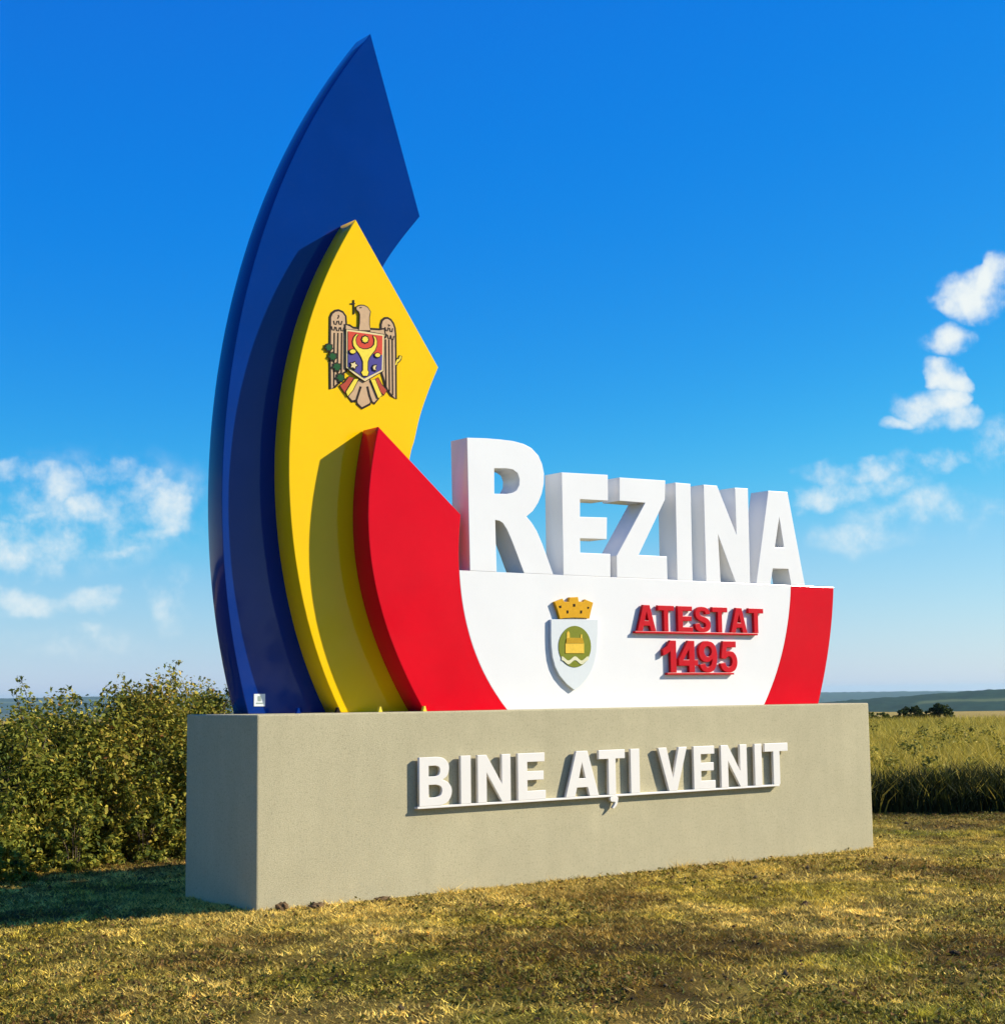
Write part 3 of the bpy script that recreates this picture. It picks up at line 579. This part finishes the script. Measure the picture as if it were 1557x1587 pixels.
# --- town crest on the white panel
C_ = T['crest']; y = YR - .030
crest = P('town_crest', [C_['shield']], y, YR - .001, M['cr_white'], bevel=.003, smooth=True); crest['label'] = 'pale shield with a green oval'
ins = [(x * .0 + x, z) for x, z in C_['shield']]
cx = sum(p[0] for p in ins) / len(ins); cz = sum(p[1] for p in ins) / len(ins)
P('oval', [C_['oval']], y - .004, y - .0005, M['cr_green'], crest, bevel=.001)
P('church_wall', [C_['church_wall']], y - .008, y - .0045, M['cr_wall'], crest, bevel=.0008)
P('church_roof', [C_['church_roof']], y - .010, y - .0085, M['cr_roof'], crest, bevel=.0005)
P('church_tower', [C_['church_tower']], y - .0075, y - .0045, M['cr_wall'], crest, bevel=.0005)
P('church_spire', [C_['church_spire']], y - .0075, y - .0045, M['cr_wall'], crest, bevel=.0005)
P('wave', [C_['wave']], y - .0072, y - .0045, M['cr_wave'], crest, bevel=.0005)
crown = P('crown', [C_['crown']], y - .004, YR - .0015, M['cr_gold'], crest, bevel=.003)
for n in range(1, 6): P('slot', [C_['slot%d' % n]], y - .0065, y - .0045, M['ink'], crest, bevel=.0003)

# --- eagle emblem on the yellow panel
E_ = T['eagle']
def grow(lp, d):
    p = np.array(lp); q = np.roll(p, -1, 0); r_ = np.roll(p, 1, 0)
    area = np.sum(p[:, 0] * q[:, 1] - q[:, 0] * p[:, 1]); t = q - r_; t /= np.linalg.norm(t, axis=1)[:, None] + 1e-9
    n = np.stack([t[:, 1], -t[:, 0]], 1) * (1 if area > 0 else -1)
    return [tuple(v) for v in p + n * d]
eagle = empty('eagle_emblem', OFF, sign); eagle['label'] = 'tan eagle with a red and blue ox head shield'
lv = [0]
def L_(name, key, mat, level, out=.020, thick=.0025):
    yy = YY - .002 - level * .004
    if out: P('outline', [grow(E_[key], out)], yy - thick, yy, M['ink'], eagle, bevel=.0006)
    o = P(name, [E_[key]], yy - .0035 - .0002, yy - thick - .0002, M[mat], eagle, bevel=.0003)
    return o
L_('wing', 'wingL', 'tan', 0); L_('wing', 'wingR', 'tan', 0)
L_('tail', 'tail', 'tan', 0); L_('leg', 'legL', 'em_pink', 1, .008); L_('leg', 'legR', 'em_pink', 1, .008)
L_('cuff', 'cuffL', 'em_yellow', 2, .008); L_('cuff', 'cuffR', 'em_yellow', 2, .008)
L_('body', 'body', 'tan', 1); L_('neck', 'neck', 'tan', 2, .010); L_('shield_rim', 'shield', 'em_cream', 3, .008)
L_('shield_field', 'red', 'em_red', 4, 0); L_('shield_field', 'blue', 'em_blue', 4, 0)
L_('ox_head', 'ox', 'em_yellow', 5, .009); L_('star', 'sun', 'em_yellow', 5, .012)
L_('ear', 'ear1', 'em_yellow', 6, .008); L_('ear', 'ear2', 'em_yellow', 6, .008); L_('rose', 'rose', 'em_cream', 6, .012); L_('crescent', 'moon', 'em_cream', 6, .012)
for k in E_:
    if k.startswith(('bar', 'scale', 'eye', 'tailbar')): 
        yy = YY - .0062 - (.008 if k in ('eye',) else 0)
        P('feather_line', [E_[k]], yy - .001, yy, M['ink'], eagle, bevel=.0002)
P('cross', [E_['cross']], YY - .006, YY - .001, M['ink'], eagle, bevel=.0008)
P('vine_stem', [E_['stem']], YY - .0095, YY - .0075, M['ink'], eagle, bevel=.0005)
for n in range(1, 5): L_('vine_leaf', 'leaf%d' % n, 'em_green', 2, .012)
L_('sprig', 'sprig', 'em_yellow', 0, .010)

# --- sticker and base fixings
stk = P('sticker', [T['sticker']], YB - .004, YB - .0005, M['sticker'], blue, bevel=.0005); stk['label'] = 'small white sticker near the foot of the blue panel'
sx, sz = T['sticker'][0]
P('sticker_print', [[(sx + .036, sz - .018), (sx + .066, sz - .018), (sx + .066, sz - .06), (sx + .036, sz - .06)]], YB - .0055, YB - .0042, M['sticker_ink'], blue, bevel=.0003)
P('sticker_print', [[(sx + .02, sz - .072), (sx + .085, sz - .072), (sx + .085, sz - .082), (sx + .02, sz - .082)]], YB - .0055, YB - .0042, M['sticker_ink'], blue, bevel=.0003)
for x, y0, mt in [(.635, .45, 'blue'), (.985, .40, 'ink'), (1.34, .30, 'em_yellow'), (1.70, .165, 'em_yellow')]:
    o = P('base_bracket', [[(x - .022, 1.499), (x + .022, 1.499), (x + .014, 1.520), (x + .007, 1.545), (x - .007, 1.545), (x - .014, 1.520)]], y0, y0 + .03, M[mt], bevel=.003)

# ------------------------------------------------------------------ vegetation
def tube(pts, radii, seg=5):
    pts = [Vector(p) for p in pts]; vs_, fs = [], []
    for k, p in enumerate(pts):
        d = (pts[min(k + 1, len(pts) - 1)] - pts[max(k - 1, 0)]).normalized(); a = d.orthogonal().normalized(); b = d.cross(a)
        for s in range(seg):
            t = 2 * math.pi * s / seg; vs_.append(p + (a * math.cos(t) + b * math.sin(t)) * radii[k])
    for k in range(len(pts) - 1):
        for s in range(seg):
            s2 = (s + 1) % seg; fs.append((k * seg + s, k * seg + s2, (k + 1) * seg + s2, (k + 1) * seg + s))
    return vs_, fs
def join(lst):
    V_, F_, o = [], [], 0
    for v, f in lst:
        V_ += [tuple(p) for p in v]; F_ += [tuple(i + o for i in q) for q in f]; o += len(v)
    return V_, F_
def leaf_cloud(rng, centres, sizes, n_each, leaf, palette, weights):
    """leaves (two-triangle folded quads) scattered round clump centres, facing outwards and up"""
    cs = np.repeat(centres, n_each, 0); ss = np.repeat(sizes, n_each)
    n = len(cs)
    d = rng.normal(size=(n, 3)); d /= np.linalg.norm(d, axis=1)[:, None]
    pos = cs + d * (ss * rng.random(n) ** .42)[:, None] * np.array((1, 1, .8))
    nrm = d * .6 + rng.normal(size=(n, 3)) * .55 + np.array((0, 0, .45)); nrm /= np.linalg.norm(nrm, axis=1)[:, None]
    t = rng.normal(size=(n, 3)); t -= nrm * np.sum(t * nrm, 1)[:, None]; t /= np.linalg.norm(t, axis=1)[:, None]
    b = np.cross(nrm, t)
    L = leaf * rng.uniform(.5, 1.5, n); Wd = L * rng.uniform(.42, .62, n)
    v = np.stack([pos - t * (L / 2)[:, None], pos + b * (Wd / 2)[:, None] + nrm * (Wd * .18)[:, None], pos + t * (L / 2)[:, None], pos - b * (Wd / 2)[:, None] + nrm * (Wd * .18)[:, None]], 1).reshape(-1, 3)
    f = np.arange(4 * n).reshape(-1, 4)
    pal = np.array(palette); clump = np.repeat(rng.random(len(centres)), n_each)
    w = np.cumsum(weights) / np.sum(weights)
    idx = np.searchsorted(w, np.clip(rng.random(n) * .6 + clump * .4, 0, .999))
    c = pal[idx] * rng.uniform(.7, 1.3, n)[:, None]
    return v, f, np.repeat(c, 4, 0)
PAL = [(.022, .036, .006), (.065, .090, .012), (.18, .19, .022), (.38, .32, .040), (.50, .34, .055), (.28, .12, .035)]
def shrub(name, label, cat, loc, w, dpt, h, seed, clumps=170, n_each=62, leaf=.052, weights=(1, 2, 3, 2.2, 1, .3), sparse=6, group=None, low=.0, puff=(.07, .13)):
    rng = np.random.default_rng(seed); rnd = random.Random(seed)
    z0 = float(gh(np.array([loc[0]]), np.array([loc[1]]))[0])
    root = empty(name, (loc[0], loc[1], z0)); tag(root, label, cat, group)
    u = rng.random(clumps); th_ = rng.random(clumps) * 2 * np.pi; zc = low + (1 - low) * rng.random(clumps) ** 1.1
    prof = np.interp(zc, [0, .15, .5, .8, 1], [.96, 1.02, 1.0, .74, .30])
    lump = 1 + .22 * np.sin(th_ * 3 + seed) + .15 * np.sin(th_ * 5 + zc * 7 + seed)
    rr = prof * lump * (.38 + .62 * u ** .35)
    hh = h * (.86 + .2 * rng.random(clumps))
    cen = np.stack([rr * np.cos(th_) * w / 2, rr * np.sin(th_) * dpt / 2, np.clip(zc * hh - .08, .07, None)], 1)
    sizes = h * rng.uniform(*puff, clumps)
    # loose shoots above the crown
    tips, ts, stems = [], [], []
    for k in range(sparse):
        a = rnd.random() * 6.28; r_ = rnd.random() * .35
        bx, by = r_ * w * math.cos(a) * .8, r_ * dpt * math.sin(a) * .8
        top = h * rnd.uniform(.98, 1.14); lean = rnd.uniform(-.22, .22) * h
        p = [(bx * .5, by * .5, h * .35), (bx, by, h * .8), (bx + lean * .5, by, (h * .8 + top) / 2), (bx + lean, by, top)]
        stems.append(tube(p, [.008 * h, .005 * h, .003 * h, .0015 * h], 4))
        for q in np.linspace(0, 1, 7):
            pp = np.array(p[1]) * (1 - q) + np.array(p[3]) * q; tips.append(pp); ts.append(.10 * h * (1.35 - q))
    v, f, c = leaf_cloud(rng, cen, sizes, n_each, leaf, PAL, weights)
    if tips:
        v2, f2, c2 = leaf_cloud(rng, np.array(tips), np.array(ts), 13, leaf * .95, PAL, weights)
        f2 = f2 + len(v); v = np.concatenate([v, v2]); f = np.concatenate([f, f2]); c = np.concatenate([c, c2])
    fo = link('foliage', np_mesh('foliage', v, f, c), M['leaf'], root)
    for k in range(6):
        a = 6.28 * k / 6 + rnd.uniform(-.3, .3); e = rnd.uniform(.10, .42)
        p = [(.05 * math.cos(a) * w, .05 * math.sin(a) * w, -.05), (e * .35 * w * math.cos(a) * .6, e * .35 * dpt * math.sin(a) * .6, h * .35), (e * .5 * w * math.cos(a), e * .5 * dpt * math.sin(a), h * rnd.uniform(.55, .8))]
        stems.append(tube(p, [.012 * h, .008 * h, .003 * h], 5))
    V_, F_ = join(stems)
    link('stems', np_mesh('stems', V_, F_), M['bark'], root)
    return root
lf = {1: .062, 2: .05, 3: .055, 4: .047, 5: .043, 7: .055, 8: .055, 9: .045}
HG = 'shrubs of the thicket behind the sign'
for name, label, x, y, w, d, h, sd, wt in [
    ('thicket_shrub', 'leafy green shrub at the far left edge of the picture', -1.55, 4.25, 1.9, 1.8, 1.64, 1, (1.4, 2.8, 3, 1.4, .5, .1)),
    ('thicket_shrub', 'low olive shrub second from the left in the thicket', -.35, 4.55, 1.7, 1.7, 1.60, 2, (1.2, 2.2, 3.2, 2, .8, .2)),
    ('thicket_shrub', 'yellowing shrub in the middle of the thicket', .62, 4.95, 1.5, 1.6, 1.64, 3, (1, 1.7, 2.8, 2.6, 1.4, .5)),
    ('thicket_shrub', 'taller brownish shrub just left of the plinth', 1.50, 5.15, 1.5, 1.6, 1.80, 4, (1.2, 1.6, 2.5, 2.4, 1.6, .8)),
    ('thicket_shrub', 'dark shrub rising behind the left end of the plinth', 2.55, 5.3, 1.6, 1.6, 1.72, 5, (2, 2.2, 2, 1.5, 1.4, 1.2)),
    ('thicket_shrub', 'shrub in the back row behind the far left shrub', -1.0, 6.3, 2.4, 1.8, 1.66, 7, (1.6, 2.5, 2.5, 1.4, .6, .1)),
    ('thicket_shrub', 'shrub in the back row behind the middle of the thicket', .75, 6.6, 2.3, 1.8, 1.66, 8, (1.4, 2.2, 2.6, 1.8, 1, .3)),
    ('thicket_shrub', 'shrub in the back row behind the tall brownish shrub', 2.6, 6.8, 2.0, 1.7, 1.78, 9, (1.8, 2.2, 2.2, 1.6, 1.4, .9))]:
    shrub(name, label, 'shrub', (x, y), w, d, h, sd, clumps=120, n_each=int(135 * (.055 / lf[sd]) ** 1.2), leaf=lf[sd], weights=wt, group=HG, puff=(.10, .18), sparse=2)
# small suckers and weeds along the foot of the thicket
for k, (x, y, h, sd) in enumerate([(-.95, 3.45, .55, 21), (.15, 3.85, .6, 22), (1.05, 4.25, .7, 23), (1.75, 4.45, .95, 24)]):
    shrub('thicket_sucker', ['low leafy sucker at the left foot of the thicket', 'knee-high leafy sucker below the low olive shrub', 'knee-high leafy sucker below the yellowing shrub', 'waist-high yellow-green sucker against the plinth end'][k],
          'shrub', (x, y), .9, .7, h, sd, clumps=55, n_each=48, leaf=.05, weights=(.8, 2, 3, 2.6, .8, .2), sparse=2, group='suckers at the foot of the thicket')
# bushes out in the field
def px_at(az, d): return (EYE.x + math.sin(R(az)) * d, EYE.y + math.cos(R(az)) * d)
for name, label, az, d, w, h, sd, wt in [
    ('field_bush', 'round dark field bush on the left of the dark pair', 51.58, 84, 1.35, .80, 31, (4, 2, .6, .1, 0, 0)),
    ('field_bush', 'round dark field bush on the right of the dark pair', 52.55, 84, 1.45, .86, 32, (4, 2, .6, .1, 0, 0)),
    ('field_bush', 'low green bush in the field beside the plinth end', 50.45, 80, 2.0, .60, 33, (1, 3, 3, .6, 0, 0))]:
    shrub(name, label, 'bush', px_at(az, d), w, w, h, sd, clumps=150, n_each=44, leaf=.10, weights=wt, sparse=0, group='bushes out in the field')

def blades(rng, x, y, z, h, wdt, lean, col, seg=2):
    """tapered bent blades: seg=1 one triangle, seg=2 a quad and a tip as three triangles"""
    n = len(x); a = rng.random(n) * 2 * np.pi; b = rng.random(n) * 2 * np.pi
    wx, wy = np.cos(a) * wdt / 2, np.sin(a) * wdt / 2
    lx, ly = np.cos(b) * lean, np.sin(b) * lean
    if seg == 1:
        v = np.stack([np.stack([x - wx, y - wy, z], 1), np.stack([x + wx, y + wy, z], 1), np.stack([x + lx, y + ly, z + h], 1)], 1).reshape(-1, 3)
        return v, np.arange(3 * n).reshape(-1, 3), np.repeat(col, 3, 0)
    m = .55
    v = np.stack([np.stack([x - wx, y - wy, z], 1), np.stack([x + wx, y + wy, z], 1),
                  np.stack([x + lx * .3 - wx * .8, y + ly * .3 - wy * .8, z + h * m], 1), np.stack([x + lx * .3 + wx * .8, y + ly * .3 + wy * .8, z + h * m], 1),
                  np.stack([x + lx, y + ly, z + h], 1)], 1).reshape(-1, 3)
    o = np.arange(n)[:, None] * 5
    f = np.concatenate([o + np.array([[0, 1, 3]]), o + np.array([[0, 3, 2]]), o + np.array([[2, 3, 4]])])
    return v, f, np.repeat(col, 5, 0)
# --- mown dry grass
rng = np.random.default_rng(4)
N = 1450000
x = rng.uniform(-7, 17, N); y = rng.uniform(-10, 6, N)
dx, dy = x - EYE.x, y - EYE.y
dep = dx * FWD.x + dy * FWD.y; lat = dx * RIGHT.x + dy * RIGHT.y
keep = (y < edge(x) + .5) & (dep > 5.5) & (np.abs(lat) < dep * .36 + 3.2)
keep &= ~((x > .0) & (x < 7.24) & (y > .0) & (y < 1.2))
dens = smoothstep(.30, .55, fbm(x * 1.3 + 8, y * 1.3)) * .65 + .35
bare = smoothstep(.62, .74, fbm(x * .9 + 40, y * .9 + 77))
keep &= rng.random(N) < dens * (1 - .5 * bare)
x, y = x[keep], y[keep]; n = len(x)
tuft = fbm(x * 5, y * 5 + 3)
h = (.010 + .038 * tuft ** 1.8 + .010 * rng.random(n)) * rng.uniform(.5, 1.3, n)
dpl = np.hypot(np.clip(np.maximum(-x, x - 7.24), 0, None), np.clip(np.maximum(-y, y - 1.2), 0, None))
h = h * (1 + 1.3 * np.exp(-dpl / .05) * (fbm(x * 3, y * 3 + 70) > .48))
c = lawn_tint(x, y) * rng.uniform(.5, 1.45, n)[:, None]
sp = rng.random(n); c = np.where((sp < .10)[:, None], np.array((.15, .17, .025)), c); c = np.where((sp > .93)[:, None], np.array((.66, .50, .14)), c)
v, f, cc = blades(rng, x, y, gh(x, y) - .004, h, rng.uniform(.006, .015, n), h * rng.uniform(.3, 2.2, n), c, 1)
lawn = link('mown_grass', np_mesh('mown_grass', v, f, cc), M['grass'])
tag(lawn, 'short dry yellow mown grass in front of the sign', 'grass', kind='stuff')
# --- tall rough grass and weeds behind the border
def rough_patch(name, label, N, box, hh, lean, wd, pal, seed, seg=2, band=None, deep=None):
    rng = np.random.default_rng(seed)
    x = rng.uniform(box[0], box[1], N); y = rng.uniform(box[2], box[3], N)
    dx, dy = x - EYE.x, y - EYE.y; dep = dx * FWD.x + dy * FWD.y; lat = dx * RIGHT.x + dy * RIGHT.y
    e = y - edge(x) + .7 * (fbm(x * 1.1 + 3, y * 1.1) - .5)
    keep = (e > 0) & (np.abs(lat) < dep * .33 + 4) & (lat > dep * .02 - 1) & (dep < deep[1]) & (dep > deep[0])
    if band: keep &= e < band
    keep &= ~((x < 3.6) & (y > 3) & (y < 8))
    x, y, e, dep = x[keep], y[keep], e[keep], dep[keep]; n = len(x)
    p = fbm(x * .45 + seed, y * .45); q = fbm(x * 1.8, y * 1.8 + seed)
    h = hh[0] + (hh[1] - hh[0]) * np.clip(p * .7 + q * .5 - .1, 0, 1.2); h = h * rng.uniform(.45, 1.1, n) * (.55 + .45 * smoothstep(0, .7, e + .3 * q))
    pal = np.array(pal); ci = np.clip((p * .5 + q * .4 + rng.random(n) * .5 - .15) * len(pal), 0, len(pal) - 1).astype(int)
    c = pal[ci] * rng.uniform(.65, 1.35, n)[:, None]
    v, f, cc = blades(rng, x, y, gh(x, y) - .01, h, rng.uniform(*wd, n), h * rng.uniform(*lean, n), c, seg)
    o = link(name, np_mesh(name, v, f, cc), M['grass']); tag(o, label, 'grass', kind='stuff'); return o
GP = [(.12, .12, .016), (.26, .22, .026), (.44, .34, .04), (.60, .45, .065), (.70, .52, .10)]
WP = [(.018, .028, .007), (.03, .04, .009), (.045, .05, .011), (.07, .065, .016)]  # border weeds: dark green, deepened to paint in the shaded front of the growth
rough_patch('tall_grass', 'tall yellowing rough grass to the right of the plinth', 560000, (4, 44, -16, 46), (.30, .95), (.15, 1.0), (.012, .026), GP, 12, deep=(15, 42))
rough_patch('far_grass', 'yellow grass of the field beyond the rough border', 420000, (14, 75, -14, 70), (.25, .62), (.2, 1.1), (.02, .05), GP, 13, 1, deep=(40, 78))
rough_patch('border_weeds', 'dense weeds along the edge of the mown ground, shade painted into their dark green', 900000, (4, 22, -8, 12), (.46, .86), (.1, .9), (.014, .034), WP, 14, band=1.1, deep=(12, 30))
# --- leafy weeds standing in the rough grass
rng = np.random.default_rng(77); N = 2600
x = rng.uniform(5, 34, N); y = rng.uniform(-10, 34, N)
dx, dy = x - EYE.x, y - EYE.y; dep = dx * FWD.x + dy * FWD.y; lat = dx * RIGHT.x + dy * RIGHT.y; e = y - edge(x)
keep = (e > .15) & (np.abs(lat) < dep * .33 + 2) & (lat > dep * .1) & (dep < 40) & (rng.random(N) < np.where(e < 2.5, 1.0, .45)); x, y, e = x[keep], y[keep], e[keep]
zt_ = rng.uniform(.25, .85, len(x)) * (.6 + .4 * smoothstep(0, .8, e))
v, f, c = leaf_cloud(rng, np.stack([x, y, gh(x, y) + zt_], 1), rng.uniform(.10, .22, len(x)), 46, .055, [(.05, .065, .012), (.11, .12, .018), (.22, .20, .026), (.38, .31, .04), (.50, .36, .07)], (1, 1.6, 2, 2, 1))
tag(link('field_weeds', np_mesh('field_weeds', v, f, c), M['leaf']), 'leafy yellow-green weeds among the tall grass', 'weeds', kind='stuff')
# --- flat leafy weeds and dead leaves lying in the mown grass
rng = np.random.default_rng(31); N = 60000
x = rng.uniform(-5, 15, N); y = rng.uniform(-7.5, 4.5, N)
dx, dy = x - EYE.x, y - EYE.y; dep = dx * FWD.x + dy * FWD.y; lat = dx * RIGHT.x + dy * RIGHT.y; e = edge(x) - y
patch = fbm(x * .7 + 13, y * .7 + 29); fore = smoothstep(11.0, 7.5, dep)
pr = np.clip(smoothstep(.45, .66, patch) * (.35 + .9 * fore) + 1.0 * np.exp(-(e / .9) ** 2) * (x > 6) + .5 * np.exp(-(e / .45) ** 2) + .04, 0, 1)
keep = (e > -.2) & (dep > 5.5) & (np.abs(lat) < dep * .36 + 1) & (rng.random(N) < pr) & ~((x > -.03) & (x < 7.27) & (y > -.03) & (y < 1.23))
x, y, e = x[keep], y[keep], e[keep]
pal = [(.07, .085, .014), (.14, .135, .02), (.24, .19, .03), (.20, .10, .03), (.10, .055, .022)]
v, f, c = leaf_cloud(rng, np.stack([x, y, gh(x, y) + .018], 1), rng.uniform(.015, .045, len(x)), 7, .026, pal, (1, 1.6, 1.6, 1.2, 1.0))
tag(link('lawn_weeds', np_mesh('lawn_weeds', v, f, c), M['leaf']), 'small flat weeds and dead leaves in the mown grass', 'weeds', kind='stuff')
# --- soil crumbs scattered over the worn places
rng = np.random.default_rng(9)
N = 4200
x = rng.uniform(-3.5, 14, N); y = rng.uniform(-6.5, 4, N)
dpl = np.hypot(np.clip(np.maximum(-x, x - 7.24), 0, None), np.clip(np.maximum(-y, y - 1.2), 0, None))
wn_ = fbm(x * .9 + 40, y * .9 + 77)
near_edge = np.exp(-((y - edge(x)) / .5) ** 2)
keep = (y < edge(x)) & (dpl > .01) & (rng.random(N) < np.clip(smoothstep(.5, .66, wn_) + np.exp(-dpl / .22) + near_edge, .03, 1))
x, y = x[keep], y[keep]
base = np.array([(1, 0, 0), (-1, 0, 0), (0, 1, 0), (0, -1, 0), (0, 0, 1), (0, 0, -1)], float)
bf = np.array([(0, 2, 4), (2, 1, 4), (1, 3, 4), (3, 0, 4), (2, 0, 5), (1, 2, 5), (3, 1, 5), (0, 3, 5)])
n = len(x); s = rng.gamma(2.0, .0042, n) + .003
vv = base[None] * s[:, None, None] * rng.uniform(.55, 1.35, (n, 6, 1)); vv[:, :, 2] *= .75
vv = vv + np.stack([x, y, gh(x, y) + s * .3], 1)[:, None]
ff = (bf[None] + np.arange(n)[:, None, None] * 6).reshape(-1, 3)
cl = np.array((.08, .055, .028)) * rng.uniform(.4, 1.5, n)[:, None]
tag(link('soil_crumbs', np_mesh('soil_crumbs', vv.reshape(-1, 3), ff, np.repeat(cl, 6, 0)), tinted('soil_crumb', 0, .95, .1)), 'crumbs of dry soil scattered over the mown ground', 'soil', kind='stuff')
def clod(x, y, s, seed, label):
    bm = bmesh.new(); bmesh.ops.create_icosphere(bm, subdivisions=3, radius=1); rnd = random.Random(seed); o = Vector((rnd.random() * 9, rnd.random() * 9, 0))
    for v in bm.verts:
        k = .65 + .7 * float(fbm(np.array([v.co.x * 1.6 + o.x + v.co.z]), np.array([v.co.y * 1.6 + o.y - v.co.z * .7]), 4)[0])
        k = k ** 1.3 * (1 + .14 * math.sin(v.co.x * 7 + o.x) * math.sin(v.co.z * 6 + o.y)); v.co = Vector((v.co.x * s[0], v.co.y * s[1], v.co.z * s[2])) * k
    me = bpy.data.meshes.new('soil_clod'); bm.to_mesh(me); bm.free()
    ob = link('soil_clod', me, M['clod'], None, (x, y, float(gh(np.array([x]), np.array([y]))[0]) + s[2] * .35))
    tag(ob, label, 'soil clod', 'soil clods at the foot of the plinth')
for a in CLODS: clod(*a)

# trees on the far side of the road, facing the sign: they show as the dark foot of the reflections in its gloss paint
rng = np.random.default_rng(55); cen = []; siz = []
for k in range(26):
    az = 88 + k * 4.2 + rng.uniform(-1, 1); d = rng.uniform(66, 84); hh = rng.uniform(5.0, 9.0); w = rng.uniform(2.6, 4.2)
    tx, ty = 3.6 + math.sin(R(az)) * d, .6 + math.cos(R(az)) * d
    for q in range(34):
        a = rng.random() * 6.28; rr = rng.random() ** .5; zc = rng.random()
        cen.append((tx + math.cos(a) * rr * w * (1 - .45 * zc), ty + math.sin(a) * rr * w * (1 - .45 * zc), .3 + zc * hh)); siz.append(rng.uniform(.5, 1.0))
v, f, c = leaf_cloud(rng, np.array(cen), np.array(siz), 30, .30, PAL, (2, 3, 2, .5, .1, 0))
tag(link('roadside_wood', np_mesh('roadside_wood', v, f, c), M['leaf']), 'belt of trees facing the sign, seen only as reflections in its paint', 'trees', kind='stuff')

# ------------------------------------------------------------------ haze
hm = bpy.data.materials.new('haze_air'); hm.use_nodes = True; nt = hm.node_tree
nt.nodes.remove(nt.nodes['Principled BSDF'])
pv = nt.nodes.new('ShaderNodeVolumePrincipled'); pv.inputs['Color'].default_value = (.56, .82, .92, 1); pv.inputs['Density'].default_value = 0.7e-4; pv.inputs['Anisotropy'].default_value = .2
nt.links.new(pv.outputs[0], nt.nodes['Material Output'].inputs['Volume'])
haze = link('haze', box_mesh('haze', (-10500, -10500, -56), (10500, 10500, 26)), hm)
tag(haze, 'thin haze over the valley', 'haze', kind='stuff')
